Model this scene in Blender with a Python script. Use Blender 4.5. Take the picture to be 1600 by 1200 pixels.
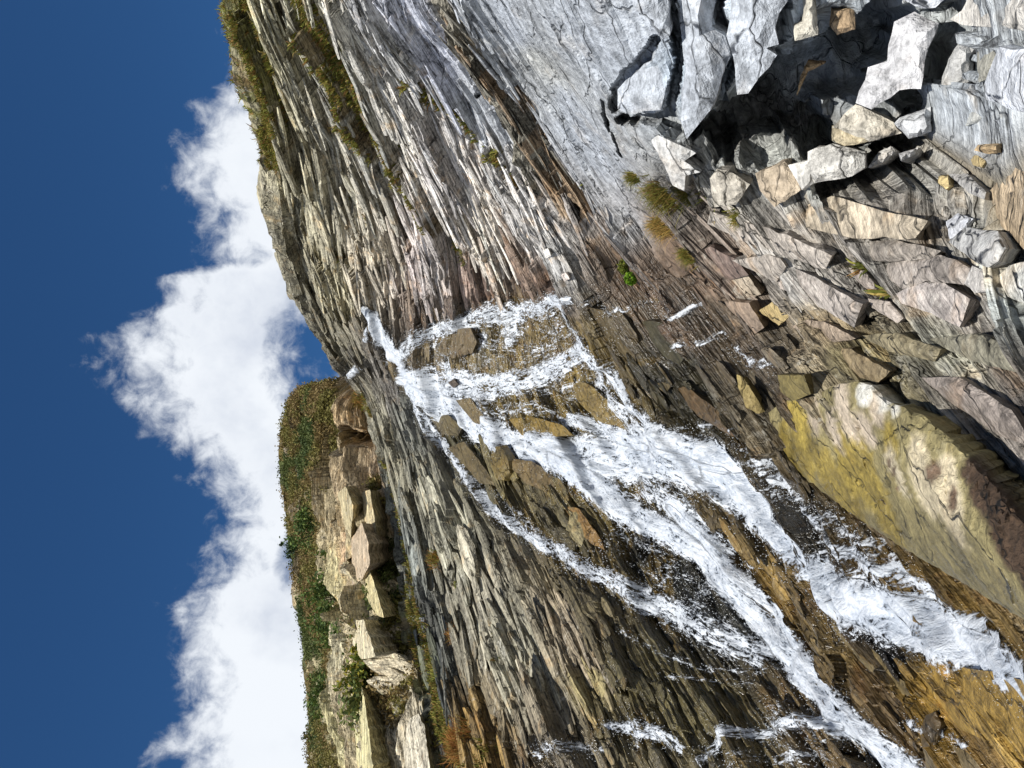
import bpy, math, random
import numpy as np
from mathutils import Vector, Matrix, kdtree
from mathutils.geometry import delaunay_2d_cdt

for o in list(bpy.data.objects):
    bpy.data.objects.remove(o)
scene = bpy.context.scene
C = scene.collection
random.seed(7)
RNG = np.random.default_rng(11)

# ------------------------------------------------------------------ camera (phone held on its side: rolled a quarter turn)
F_PX = 1155.0                       # focal length in pixels of the 1600 x 1200 photograph
PITCH = math.radians(12.0)
FWD = np.array([0, math.cos(PITCH), math.sin(PITCH)])
UPV = np.array([0, -math.sin(PITCH), math.cos(PITCH)])
RGT = np.array([1.0, 0, 0])
cam = bpy.data.objects.new('camera', bpy.data.cameras.new('camera'))
C.objects.link(cam)
cam.matrix_world = Matrix(((-UPV[0], RGT[0], -FWD[0], 0), (-UPV[1], RGT[1], -FWD[1], 0), (-UPV[2], RGT[2], -FWD[2], 0), (0, 0, 0, 1)))
cam.data.sensor_width = 36.0
cam.data.lens = F_PX * 36.0 / 1600.0
cam.data.clip_start = 0.05
cam.data.clip_end = 4000
scene.camera = cam
scene.render.resolution_x = 1024
scene.render.resolution_y = 768
scene.cycles.max_bounces = 4
scene.cycles.diffuse_bounces = 2
scene.cycles.glossy_bounces = 2
scene.cycles.transparent_max_bounces = 8

# ------------------------------------------------------------------ light
SUN_EL = math.radians(50)
SUN_AZ = math.radians(180 + 8)     # compass from +Y, clockwise: behind the camera, a little to its left
sun_dir = Vector((math.sin(SUN_AZ) * math.cos(SUN_EL), math.cos(SUN_AZ) * math.cos(SUN_EL), math.sin(SUN_EL)))
sl = bpy.data.lights.new('sun', 'SUN')
sl.energy = 4.6
sl.angle = math.radians(0.5)
sl.color = (1.0, 0.955, 0.88)
so = bpy.data.objects.new('sun', sl)
C.objects.link(so)
so.rotation_euler = (-sun_dir).to_track_quat('-Z', 'Y').to_euler()

scene.view_settings.view_transform = 'Standard'
scene.view_settings.look = 'None'
scene.view_settings.exposure = 0.45
scene.view_settings.gamma = 1.0
scene.view_settings.use_curve_mapping = False


def pix_dir(px, py):
    return FWD + RGT * ((600 - py) / F_PX) + UPV * ((800 - px) / F_PX)


def at(px, py, d):
    return pix_dir(px, py) * d


class NT:
    """small helper for node trees"""
    def __init__(self, tree):
        self.t = tree
        self.n = tree.nodes
        self.l = tree.links

    def new(self, kind, **kw):
        nd = self.n.new(kind)
        for k, v in kw.items():
            setattr(nd, k, v)
        return nd

    def link(self, a, b):
        self.l.new(a, b)

    def val(self, sock, v):
        if hasattr(v, 'is_output') or isinstance(v, bpy.types.NodeSocket):
            self.l.new(v, sock)
        else:
            sock.default_value = v

    def math(self, op, a, b=0.0, c=None, clamp=False):
        nd = self.new('ShaderNodeMath', operation=op, use_clamp=clamp)
        self.val(nd.inputs[0], a)
        self.val(nd.inputs[1], b)
        if c is not None:
            self.val(nd.inputs[2], c)
        return nd.outputs[0]

    def vmath(self, op, a, b):
        nd = self.new('ShaderNodeVectorMath', operation=op)
        self.val(nd.inputs[0], a)
        self.val(nd.inputs[1], b)
        return nd.outputs[0]

    def noise(self, vec, scale, detail=4.0, rough=0.55, dist=0.0):
        nd = self.new('ShaderNodeTexNoise')
        nd.inputs['Scale'].default_value = scale
        nd.inputs['Detail'].default_value = detail
        nd.inputs['Roughness'].default_value = rough
        nd.inputs['Distortion'].default_value = dist
        if vec is not None:
            self.l.new(vec, nd.inputs['Vector'])
        return nd.outputs[0]

    def smooth(self, x, lo, hi, a=0.0, b=1.0):
        nd = self.new('ShaderNodeMapRange', interpolation_type='SMOOTHSTEP')
        self.val(nd.inputs[0], x)
        self.val(nd.inputs[1], lo)
        self.val(nd.inputs[2], hi)
        self.val(nd.inputs[3], a)
        self.val(nd.inputs[4], b)
        return nd.outputs[0]

    def mix(self, f, a, b, kind='MIX'):
        nd = self.new('ShaderNodeMix', data_type='RGBA', blend_type=kind)
        self.val(nd.inputs[0], f)
        self.val(nd.inputs[6], a)
        self.val(nd.inputs[7], b)
        return nd.outputs[2]

    def attr(self, name):
        return self.new('ShaderNodeAttribute', attribute_name=name)


# ------------------------------------------------------------------ sky with a bank of cumulus low over the cliffs
world = bpy.data.worlds.new('World')
scene.world = world
world.use_nodes = True
w = NT(world.node_tree)
w.n.clear()
sky = w.new('ShaderNodeTexSky', sky_type='NISHITA')
sky.sun_disc = False
sky.sun_elevation = SUN_EL
sky.sun_rotation = SUN_AZ
sky.altitude = 0
sky.air_density = 1.0
sky.dust_density = 0.3
sky.ozone_density = 3.0
tc = w.new('ShaderNodeTexCoord')
gen = tc.outputs['Generated']
sep = w.new('ShaderNodeSeparateXYZ')
w.link(gen, sep.inputs[0])
az = w.math('ARCTAN2', sep.outputs[0], sep.outputs[1])
hyp = w.math('SQRT', w.math('ADD', w.math('MULTIPLY', sep.outputs[0], sep.outputs[0]), w.math('MULTIPLY', sep.outputs[1], sep.outputs[1])))
elv = w.math('ARCTAN2', sep.outputs[2], hyp)


def ang(px, py):
    d = pix_dir(px, py)
    return math.atan2(d[0], d[1]), math.atan2(d[2], math.hypot(d[0], d[1]))


top = [(395, 60), (385, 110), (345, 150), (325, 190), (300, 230), (292, 290), (325, 330), (335, 380), (345, 410), (260, 432), (245, 470), (205, 520), (195, 570), (210, 620), (245, 660), (280, 700), (332, 745), (350, 795), (348, 850), (335, 888), (292, 930), (280, 965), (298, 1010), (282, 1060), (305, 1105), (285, 1150), (270, 1200), (230, 1260), (260, 1340)]
pts = sorted(ang(*p) for p in top)
fc = w.new('ShaderNodeFloatCurve')
cm = fc.mapping
cu = cm.curves[0]
A0, A1 = -1.0, 1.0
cu.points[0].location = (0, pts[0][1])
cu.points[1].location = (1, pts[-1][1] * 0.9)
for a_, e_ in pts:
    cu.points.new((a_ - A0) / (A1 - A0), e_)
cm.use_clip = False
cm.update()
azw = w.math('MULTIPLY_ADD', az, 1 / (A1 - A0), -A0 / (A1 - A0), clamp=True)
w.link(azw, fc.inputs['Value'])
n_big = w.noise(gen, 9.0, 6.0, 0.6, 0.4)
n_fine = w.noise(gen, 30.0, 8.0, 0.62, 0.3)
edge = w.math('ADD', w.math('MULTIPLY', w.math('SUBTRACT', n_big, 0.5), 0.12), w.math('MULTIPLY', w.math('SUBTRACT', n_fine, 0.5), 0.15))
hgt = w.math('ADD', w.math('SUBTRACT', fc.outputs[0], elv), edge)
ga, ge = ang(508, 555)
hole = w.math('ADD', w.math('POWER', w.math('MULTIPLY', w.math('SUBTRACT', az, ga), 1 / 0.065), 2.0), w.math('POWER', w.math('MULTIPLY', w.math('SUBTRACT', elv, ge), 1 / 0.05), 2.0))
nzh = w.math('MULTIPLY', w.math('SUBTRACT', n_fine, 0.5), 5.0)
hole = w.smooth(w.math('ADD', hole, nzh), 0.2, 3.0, 1.0, 0.0)
ga2, ge2 = ang(455, 880)
hole2 = w.math('ADD', w.math('POWER', w.math('MULTIPLY', w.math('SUBTRACT', az, ga2), 1 / 0.03), 2.0), w.math('POWER', w.math('MULTIPLY', w.math('SUBTRACT', elv, ge2), 1 / 0.014), 2.0))
hole2 = w.smooth(w.math('ADD', hole2, nzh), 0.0, 2.6, 0.75, 0.0)
mask = w.math('MULTIPLY', w.smooth(hgt, -0.022, 0.06), w.math('SUBTRACT', 1.0, w.math('MAXIMUM', hole, hole2)))
thick = w.smooth(hgt, 0.0, 0.2)
n_sh = w.noise(gen, 6.0, 5.0, 0.55, 0.2)
shade = w.math('MULTIPLY', w.smooth(n_sh, 0.42, 0.68), thick)
ccol = w.mix(shade, (0.66, 0.69, 0.73, 1), (0.44, 0.48, 0.56, 1))
bg_sky = w.new('ShaderNodeBackground')
bg_sky.inputs[1].default_value = 0.06
skyc = w.mix(1.0, sky.outputs[0], (0.36, 0.70, 1.0, 1), 'MULTIPLY')
w.link(skyc, bg_sky.inputs[0])
bg_cl = w.new('ShaderNodeBackground')
bg_cl.inputs[1].default_value = 1.0
w.link(ccol, bg_cl.inputs[0])
mx = w.new('ShaderNodeMixShader')
w.link(mask, mx.inputs[0])
w.link(bg_sky.outputs[0], mx.inputs[1])
w.link(bg_cl.outputs[0], mx.inputs[2])
wo = w.new('ShaderNodeOutputWorld')
w.link(mx.outputs[0], wo.inputs[0])


# ------------------------------------------------------------------ noise in numpy
def hsh(*ints):
    h = np.zeros(np.broadcast(*ints).shape, np.uint32) + np.uint32(2166136261)
    for v in ints:
        h = (h ^ np.asarray(v).astype(np.int32).view(np.uint32)) * np.uint32(16777619)
        h ^= h >> np.uint32(13)
        h *= np.uint32(0x5bd1e995)
        h ^= h >> np.uint32(15)
    return h.astype(np.float32) / np.float32(4294967295.0)


def vnoise(x, y, z, seed=0):
    x, y, z = (np.asarray(q, np.float32) for q in (x, y, z))
    xi, yi, zi = np.floor(x), np.floor(y), np.floor(z)
    fx, fy, fz = x - xi, y - yi, z - zi
    fx = fx * fx * (3 - 2 * fx)
    fy = fy * fy * (3 - 2 * fy)
    fz = fz * fz * (3 - 2 * fz)
    r = 0
    for dx in (0, 1):
        wx = fx if dx else 1 - fx
        for dy in (0, 1):
            wy = fy if dy else 1 - fy
            for dz in (0, 1):
                wz = fz if dz else 1 - fz
                r = r + hsh(xi + dx, yi + dy, zi + dz, np.full(1, seed)) * wx * wy * wz
    return r - 0.5


def fbm(p, scale, octv=4, seed=0, gain=0.5):
    r, a = 0, 1.0
    for k in range(octv):
        s = scale * 2.03 ** k
        r = r + a * vnoise(p[..., 0] * s + 17.3 * k, p[..., 1] * s + 5.1 * k, p[..., 2] * s + 9.7 * k, seed + k)
        a *= gain
    return r


def sstep(x, lo, hi):
    t = np.clip((x - lo) / (hi - lo), 0, 1)
    return t * t * (3 - 2 * t)


def lin(c):
    c = np.asarray(c, float) / 255.0
    return np.where(c <= 0.04045, c / 12.92, ((c + 0.055) / 1.055) ** 2.4)


# ------------------------------------------------------------------ helpers for objects
def mesh_obj(name, verts, faces, mat, parent=None, attrs=None, smooth=False, label=None, cat=None, group=None, kind=None):
    me = bpy.data.meshes.new(name)
    v = np.asarray(verts, np.float32)
    me.vertices.add(len(v))
    me.vertices.foreach_set('co', v.ravel())
    if isinstance(faces, np.ndarray):
        n = faces.shape[1]
        me.loops.add(faces.size)
        me.loops.foreach_set('vertex_index', faces.astype(np.int32).ravel())
        me.polygons.add(len(faces))
        me.polygons.foreach_set('loop_start', np.arange(len(faces), dtype=np.int32) * n)
    else:
        ls = np.array([len(f) for f in faces], np.int32)
        me.loops.add(int(ls.sum()))
        me.loops.foreach_set('vertex_index', np.concatenate([np.asarray(f, np.int32) for f in faces]))
        me.polygons.add(len(faces))
        me.polygons.foreach_set('loop_start', np.concatenate([[0], np.cumsum(ls)[:-1]]).astype(np.int32))
    me.update(calc_edges=True)
    me.polygons.foreach_set('use_smooth', np.full(len(me.polygons), smooth))
    for k, a in (attrs or {}).items():
        a = np.asarray(a, np.float32)
        if k == 'Col':
            at_ = me.attributes.new(k, 'FLOAT_COLOR', 'POINT')
            at_.data.foreach_set('color', np.concatenate([a, np.ones((len(a), 1), np.float32)], 1).ravel())
        elif a.ndim == 2:
            at_ = me.attributes.new(k, 'FLOAT_VECTOR', 'POINT')
            at_.data.foreach_set('vector', a.ravel())
        else:
            at_ = me.attributes.new(k, 'FLOAT', 'POINT')
            at_.data.foreach_set('value', a.ravel())
    me.materials.append(mat)
    o = bpy.data.objects.new(name, me)
    C.objects.link(o)
    if parent is not None:
        o.parent = parent
    tag(o, label, cat, group, kind)
    return o


def tag(o, label=None, cat=None, group=None, kind=None):
    if label:
        o['label'] = label
    if cat:
        o['category'] = cat
    if group:
        o['group'] = group
    if kind:
        o['kind'] = kind


# ------------------------------------------------------------------ materials
def rock_material():
    m = bpy.data.materials.new('rock')
    m.use_nodes = True
    t = NT(m.node_tree)
    t.n.clear()
    suv = t.attr('suv').outputs['Vector']
    col = t.attr('Col').outputs['Color']
    wet = t.attr('wet').outputs['Fac']
    rgh = t.attr('rough').outputs['Fac']
    geo = t.new('ShaderNodeNewGeometry')
    pos = geo.outputs['Position']
    s1 = t.vmath('MULTIPLY', suv, (0.5, 8.0, 8.0))
    s2 = t.vmath('MULTIPLY', suv, (1.7, 30.0, 30.0))
    k1 = t.noise(s1, 1.0, 3.0, 0.62, 0.15)
    k2 = t.noise(s2, 1.0, 3.0, 0.6, 0.1)
    n1n = t.new('ShaderNodeTexNoise')
    n1n.inputs['Scale'].default_value = 1.9
    n1n.inputs['Detail'].default_value = 3.0
    n1n.inputs['Roughness'].default_value = 0.65
    t.link(pos, n1n.inputs['Vector'])
    n1s = t.new('ShaderNodeSeparateColor')
    t.link(n1n.outputs['Color'], n1s.inputs[0])
    n1 = n1s.outputs[0]
    n2 = t.noise(pos, 11.0, 4.0, 0.72)
    jw = t.vmath('ADD', t.vmath('MULTIPLY', suv, (0.75, 2.0, 2.0)), t.vmath('MULTIPLY', n1n.outputs['Color'], (0.5, 0.5, 0.5)))
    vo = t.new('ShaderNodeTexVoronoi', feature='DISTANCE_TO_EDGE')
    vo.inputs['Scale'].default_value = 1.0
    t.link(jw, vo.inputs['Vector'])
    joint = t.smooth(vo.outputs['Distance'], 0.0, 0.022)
    # streaks of darker and paler beds, narrow partings between the laminae darkened in the base colour
    st = t.math('MULTIPLY', t.smooth(k1, 0.3, 0.7, -0.55, 0.5), rgh)
    st2 = t.math('MULTIPLY', t.smooth(k2, 0.3, 0.7, -0.4, 0.35), rgh)
    var = t.math('ADD', t.math('ADD', st, st2), t.math('ADD', t.smooth(n1, 0.3, 0.7, -0.22, 0.22), t.smooth(n2, 0.3, 0.7, -0.36, 0.32)))
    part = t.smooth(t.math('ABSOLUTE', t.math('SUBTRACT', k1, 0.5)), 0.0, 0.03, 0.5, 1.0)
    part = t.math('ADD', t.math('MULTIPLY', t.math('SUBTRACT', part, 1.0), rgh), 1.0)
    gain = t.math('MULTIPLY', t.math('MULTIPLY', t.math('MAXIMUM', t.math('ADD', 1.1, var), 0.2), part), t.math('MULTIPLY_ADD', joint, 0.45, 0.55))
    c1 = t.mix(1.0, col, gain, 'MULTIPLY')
    rust = t.math('MULTIPLY', t.smooth(n1s.outputs[1], 0.54, 0.72), t.math('MULTIPLY', rgh, 0.6))
    c2 = t.mix(rust, c1, t.mix(1.0, c1, (1.3, 1.0, 0.68, 1), 'MULTIPLY'))
    lich = t.math('MULTIPLY', t.smooth(t.math('ADD', t.math('MULTIPLY', n1s.outputs[2], 0.5), t.math('MULTIPLY', n2, 0.5)), 0.55, 0.63), t.math('MULTIPLY', rgh, t.math('SUBTRACT', 0.6, t.math('MULTIPLY', wet, 0.6))))
    c3 = t.mix(lich, c2, t.mix(0.6, c2, (0.55, 0.54, 0.48, 1)))
    wetn = t.math('MULTIPLY', wet, t.smooth(k1, 0.3, 0.6, 0.5, 1.0), clamp=True)
    c4 = t.mix(wetn, c3, t.mix(1.0, c3, (0.40, 0.385, 0.36, 1), 'MULTIPLY'))
    b = t.new('ShaderNodeBsdfPrincipled')
    t.link(c4, b.inputs['Base Color'])
    t.link(t.math('ADD', t.math('MULTIPLY', wetn, -0.68), t.math('MULTIPLY_ADD', n2, 0.2, 0.76)), b.inputs['Roughness'])
    t.link(t.math('MULTIPLY_ADD', wetn, 0.45, 0.3), b.inputs['Specular IOR Level'])
    hsum = t.math('ADD', t.math('MULTIPLY', t.math('MULTIPLY', k1, rgh), 0.11), t.math('ADD', t.math('MULTIPLY', t.math('MULTIPLY', k2, rgh), 0.03), t.math('MULTIPLY', n2, 0.05)))
    hsum = t.math('ADD', hsum, t.math('MULTIPLY', joint, 0.03))
    bp = t.new('ShaderNodeBump')
    bp.inputs['Strength'].default_value = 0.9
    bp.inputs['Distance'].default_value = 1.0
    t.link(hsum, bp.inputs['Height'])
    t.link(bp.outputs[0], b.inputs['Normal'])
    o = t.new('ShaderNodeOutputMaterial')
    t.link(b.outputs[0], o.inputs[0])
    return m


def water_material():
    m = bpy.data.materials.new('white_water')
    m.use_nodes = True
    t = NT(m.node_tree)
    t.n.clear()
    flow = t.attr('flow').outputs['Vector']
    dens = t.attr('dens').outputs['Fac']
    geo = t.new('ShaderNodeNewGeometry')
    pos = geo.outputs['Position']
    f1 = t.noise(t.vmath('MULTIPLY', flow, (1.4, 6.5, 1.0)), 1.0, 3.0, 0.65, 0.9)
    f2 = t.noise(t.vmath('MULTIPLY', flow, (5.0, 30.0, 1.0)), 1.0, 3.0, 0.68, 1.2)
    f3 = t.noise(pos, 18.0, 3.0, 0.7, 0.5)
    nn = t.math('ADD', t.math('MULTIPLY', f1, 0.32), t.math('ADD', t.math('MULTIPLY', f2, 0.42), t.math('MULTIPLY', f3, 0.26)))
    nx = t.math('MULTIPLY_ADD', t.math('SUBTRACT', nn, 0.5), 6.0, 0.5)
    al = t.smooth(t.math('ADD', nx, t.math('MULTIPLY_ADD', dens, 1.3, -1.36)), -0.15, 0.42)
    al = t.math('MULTIPLY', t.math('MULTIPLY', al, 0.94), t.smooth(dens, 0.02, 0.12))
    b = t.new('ShaderNodeBsdfPrincipled')
    cc = t.mix(t.smooth(nn, 0.40, 0.60), (0.33, 0.375, 0.44, 1), (0.60, 0.635, 0.68, 1))  # blue-grey shading between the strands, painted into the water colour
    t.link(cc, b.inputs['Base Color'])
    b.inputs['Roughness'].default_value = 0.45
    b.inputs['Subsurface Weight'].default_value = 0.0
    bp = t.new('ShaderNodeBump')
    bp.inputs['Strength'].default_value = 0.8
    bp.inputs['Distance'].default_value = 1.0
    t.link(t.math('ADD', t.math('MULTIPLY', f2, 0.03), t.math('ADD', t.math('MULTIPLY', f1, 0.06), t.math('MULTIPLY', f3, 0.025))), bp.inputs['Height'])
    t.link(bp.outputs[0], b.inputs['Normal'])
    tr = t.new('ShaderNodeBsdfTransparent')
    ms = t.new('ShaderNodeMixShader')
    t.link(al, ms.inputs[0])
    t.link(tr.outputs[0], ms.inputs[1])
    t.link(b.outputs[0], ms.inputs[2])
    o = t.new('ShaderNodeOutputMaterial')
    t.link(ms.outputs[0], o.inputs[0])
    return m


def simple_material(name, colour=None, rough=0.8, var=0.25, scale=6.0, transl=0.0):
    m = bpy.data.materials.new(name)
    m.use_nodes = True
    t = NT(m.node_tree)
    t.n.clear()
    geo = t.new('ShaderNodeNewGeometry')
    n = t.noise(geo.outputs['Position'], scale, 2.0, 0.6)
    base = t.attr('Col').outputs['Color'] if colour is None else colour
    g = t.smooth(n, 0.25, 0.75, 1 - var, 1 + var)
    c = t.mix(1.0, base, g, 'MULTIPLY')
    b = t.new('ShaderNodeBsdfPrincipled')
    t.link(c, b.inputs['Base Color'])
    b.inputs['Roughness'].default_value = rough
    b.inputs['Specular IOR Level'].default_value = 0.25
    out = b.outputs[0]
    if transl:
        tl = t.new('ShaderNodeBsdfTranslucent')
        t.link(c, tl.inputs[0])
        ms = t.new('ShaderNodeMixShader')
        ms.inputs[0].default_value = transl
        t.link(out, ms.inputs[1])
        t.link(tl.outputs[0], ms.inputs[2])
        out = ms.outputs[0]
    o = t.new('ShaderNodeOutputMaterial')
    t.link(out, o.inputs[0])
    return m


M_ROCK = rock_material()
M_WATER = water_material()
M_SPRAY = simple_material('spray', (0.74, 0.77, 0.8, 1), 0.4, 0.05)
M_LEAF = simple_material('leaf', None, 0.7, 0.2, 3.0, 0.25)
M_GROUND = simple_material('shingle', (0.16, 0.15, 0.13, 1), 0.9, 0.5, 3.0)
M_BARK = simple_material('bark', (0.10, 0.075, 0.05, 1), 0.9, 0.4, 20.0)

# ------------------------------------------------------------------ ground far around (a shingle shore behind the viewer)
gv = [(-1500, -1500, -4.0), (1500, -1500, -4.0), (1500, 1500, -4.0), (-1500, 1500, -4.0)]
mesh_obj('ground', gv, [(0, 1, 2, 3)], M_GROUND, kind='structure')


# ------------------------------------------------------------------ bedded rock surfaces: spline nets whose rows follow the bedding
def catmull(P, counts):
    """P (n, ..., 3) interpolated along axis 0, counts[k] samples per span"""
    out = []
    n = len(P)
    for k in range(n - 1):
        p0 = P[k - 1] if k else 2 * P[0] - P[1]
        p1, p2 = P[k], P[k + 1]
        p3 = P[k + 2] if k + 2 < n else 2 * P[-1] - P[-2]
        m = counts[k]
        for t in np.arange(m) / m:
            out.append(0.5 * ((2 * p1) + (-p0 + p2) * t + (2 * p0 - 5 * p1 + 4 * p2 - p3) * t * t + (-p0 + 3 * p1 - 3 * p2 + p3) * t ** 3))
    out.append(P[-1])
    return np.array(out)


class Net:
    def __init__(self, rows, row_counts, col_count, hidden=0):
        P = np.array(rows)
        G = catmull(P, row_counts)
        G = catmull(np.swapaxes(G, 0, 1), [col_count] * (P.shape[1] - 1))
        self.G = np.ascontiguousarray(np.swapaxes(G, 0, 1))          # (nr, nc, 3)
        self.nr, self.nc = self.G.shape[:2]
        du = np.gradient(self.G, axis=0)
        dv = np.gradient(self.G, axis=1)
        n = np.cross(du, dv)
        n /= np.linalg.norm(n, axis=-1, keepdims=True) + 1e-9
        flip = np.sum(n * self.G, -1, keepdims=True) > 0
        vis = np.sum(n * self.G) > 0
        self.N = -n if vis else n
        self.Tb = dv / (np.linalg.norm(dv, axis=-1, keepdims=True) + 1e-9)
        self.Ta = np.cross(self.N, self.Tb)
        stepA = np.linalg.norm(du, axis=-1)
        self.A = np.cumsum(np.median(stepA, axis=1))[:, None] + np.zeros((1, self.nc))
        self.B = np.cumsum(np.linalg.norm(dv, axis=-1), axis=1)
        self.B -= self.B[:, self.nc // 2][:, None]
        self.project()
        sel = [(i, j) for i in range(hidden, self.nr, 3) for j in range(0, self.nc, 3) if self.D[i, j] > 0.5 and -600 < self.px[i, j] < 2600 and -400 < self.py[i, j] < 1700]
        self.kd = kdtree.KDTree(len(sel))
        for i, j in sel:
            self.kd.insert((self.px[i, j], self.py[i, j], 0), i * self.nc + j)
        self.kd.balance()

    def project(self):
        G = self.G
        d = G @ FWD
        dd = np.where(d > 0.3, d, 1e9)
        self.D = d
        self.px = np.where(d > 0.3, 800 - (G @ UPV) / dd * F_PX, -9999)
        self.py = np.where(d > 0.3, 600 - (G @ RGT) / dd * F_PX, -9999)

    def find(self, x, y):
        return divmod(self.kd.find((x, y, 0))[1], self.nc)

    def faces(self):
        i = np.arange(self.nr * self.nc).reshape(self.nr, self.nc)
        return np.stack([i[:-1, :-1], i[:-1, 1:], i[1:, 1:], i[1:, :-1]], -1).reshape(-1, 4)


def terraces(A, B, P, thick, seg, amp, seed, ramp=0.6):
    wq = fbm(P, 0.35, 2, seed + 50) * 0.7
    q = A / thick + wq + fbm(np.stack([B * 0.2, A * 2.0, A * 0], -1), 1.0, 3, seed + 61) * 0.6
    i = np.floor(q)
    f = q - i
    r = B / seg * (0.6 + 0.8 * hsh(i, np.full(1, seed + 3))) + hsh(i, np.full(1, seed)) * 9 + fbm(P, 1.1 / seg, 3, seed + 70) * 0.9 + f * (hsh(i, np.full(1, seed + 8)) - 0.5) * 0.8
    j = np.floor(r)
    h = hsh(i, j, np.full(1, seed + 1)) - 0.5
    tilt = hsh(i, j, np.full(1, seed + 2)) - 0.2
    return amp * (h * 1.3 + ramp * tilt * (f - 0.5))


S = [
    [(345, -150, 15), (365, 0, 17), (395, 120, 19.5), (428, 240, 22.5), (452, 380, 27), (502, 520, 31.5), (568, 618, 33.5), (602, 720, 30.5), (634, 880, 27), (664, 1040, 23.5), (704, 1200, 20), (732, 1350, 18)],
    [(460, -150, 12.5), (492, 0, 14), (555, 130, 16.5), (620, 270, 19.5), (670, 390, 22), (690, 500, 24.5), (700, 610, 25), (745, 740, 22), (810, 880, 18.8), (880, 1040, 15.8), (950, 1200, 13.3), (1010, 1350, 12)],
    [(600, -150, 10), (640, 0, 11.5), (715, 120, 13.2), (790, 260, 15.2), (850, 380, 17), (915, 500, 17.8), (985, 620, 16.8), (1060, 740, 14.8), (1140, 870, 12.6), (1240, 1030, 10.4), (1360, 1200, 8.5), (1460, 1350, 7.5)],
    [(700, -150, 8), (750, 0, 9), (830, 120, 10.3), (915, 250, 11.4), (1000, 370, 12.2), (1085, 480, 12.2), (1170, 590, 11.2), (1260, 710, 9.7), (1350, 830, 8.2), (1460, 970, 6.8), (1620, 1170, 5.0), (1760, 1350, 4.2)],
    [(900, -150, 6.2), (955, 0, 6.9), (1010, 120, 7.5), (1060, 240, 8.1), (1130, 340, 8.5), (1220, 440, 8.3), (1300, 540, 7.5), (1385, 650, 6.6), (1480, 770, 5.7), (1590, 910, 4.8), (1760, 1130, 3.8), (1900, 1350, 3.3)],
    [(1400, -150, 5.6), (1440, 0, 6.0), (1450, 120, 6.2), (1440, 230, 6.35), (1430, 320, 6.2), (1450, 410, 5.8), (1500, 500, 5.3), (1580, 610, 4.6), (1670, 730, 4.1), (1770, 870, 3.6), (1900, 1080, 3.1), (2050, 1350, 2.7)],
    [(1540, -150, 4.9), (1570, 0, 5.0), (1570, 120, 5.0), (1560, 230, 5.0), (1550, 320, 5.0), (1560, 410, 4.75), (1590, 500, 4.4), (1660, 610, 3.95), (1740, 730, 3.6), (1830, 870, 3.25), (1950, 1080, 2.9), (2100, 1350, 2.55)],
    [(1650, -150, 3.5), (1660, 0, 3.6), (1670, 120, 3.7), (1690, 230, 3.75), (1710, 320, 3.8), (1740, 410, 3.7), (1780, 500, 3.5), (1830, 610, 3.3), (1890, 730, 3.1), (1960, 870, 2.9), (2060, 1080, 2.7), (2200, 1350, 2.4)],
]
rows = [np.array([at(*p) for p in r]) for r in S]
back = rows[0] + np.array([1.5, 9.0, -1.5])
back1 = rows[0] + np.array([0.1, 0.9, -0.05])
last = rows[-1] * np.array([1.3, 0, 0]) + np.array([0, -5.0, -2.6])
rows = [back, back1] + rows + [last]
net = Net(rows, [6, 8, 175, 155, 125, 115, 100, 50, 35, 10], 60, 13)
print('net', net.nr, net.nc)

P0 = net.G
A, B = net.A, net.B


def pts3(net_, path):
    return np.array([net_.G[net_.find(x, y)] for x, y in path])


def blob(net_, P, specs):
    """largest of soft round patches, each (x, y, radius in photo pixels, strength)"""
    out = np.zeros(P.shape[:-1])
    for x, y, r, s in specs:
        i, j = net_.find(x, y)
        c = net_.G[i, j]
        rad = r * net_.D[i, j] / F_PX
        d2 = np.linalg.norm(P - c, axis=-1) / rad
        out = np.maximum(out, s * sstep(-d2, -1.15, -0.55))
    return out


def seg_dist(P, pts, widths):
    """distance to a polyline in units of its half width, plus flow coordinates"""
    best = np.full(len(P), 1e9)
    sv = np.zeros(len(P))
    lv = np.zeros(len(P))
    s0 = 0.0
    for k in range(len(pts) - 1):
        a, b = pts[k], pts[k + 1]
        ab = b - a
        L = np.linalg.norm(ab) + 1e-6
        t = np.clip(((P - a) @ ab) / (L * L), 0, 1)
        q = P - (a + t[:, None] * ab)
        d = np.linalg.norm(q, axis=1)
        wd = widths[k] * (1 - t) + widths[k + 1] * t
        side = np.cross(ab / L, pts[k] / np.linalg.norm(pts[k]))
        lat = q @ side
        r = d / wd
        m = r < best
        best[m] = r[m]
        sv[m] = (s0 + t * L)[m]
        lv[m] = lat[m]
        s0 += L
    return best, sv, lv


# ---- where the rock is smooth, broken, recessed
pr = net.px
rough = np.full(P0.shape[:2], 1.0)
smooth_path = [(830, -60), (860, 50), (915, 170), (970, 290), (1040, 410)]
sp3 = pts3(net, smooth_path)
flatP = P0.reshape(-1, 3)
bd, _, _ = seg_dist(flatP, sp3, np.array([1.75, 1.7, 1.45, 1.0, 0.45]))
sm1 = sstep(-bd.reshape(rough.shape), -1.15, -0.8)
sp3b = pts3(net, [(640, -60), (690, 60), (750, 160), (810, 250)])
bd, _, _ = seg_dist(flatP, sp3b, np.array([0.55, 0.5, 0.45, 0.35]))
sm2 = sstep(-bd.reshape(rough.shape), -1.2, -0.8)
blockz = blob(net, P0, [(1020, 60, 110, 1), (1100, 40, 110, 1), (1190, 60, 110, 1), (1060, 160, 90, 1), (1300, 60, 120, 0.8), (1420, 80, 120, 0.8), (1540, 80, 130, 0.8), (1100, -40, 120, 1)])
rough = 1 - 0.92 * np.maximum(np.maximum(sm1, sm2 * 0.85), blockz * 0.85)
bd, _, _ = seg_dist(flatP, pts3(net, [(760, -60), (795, 40), (845, 140), (905, 240), (960, 320)]), np.array([0.7, 0.7, 0.65, 0.6, 0.4]))
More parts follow.
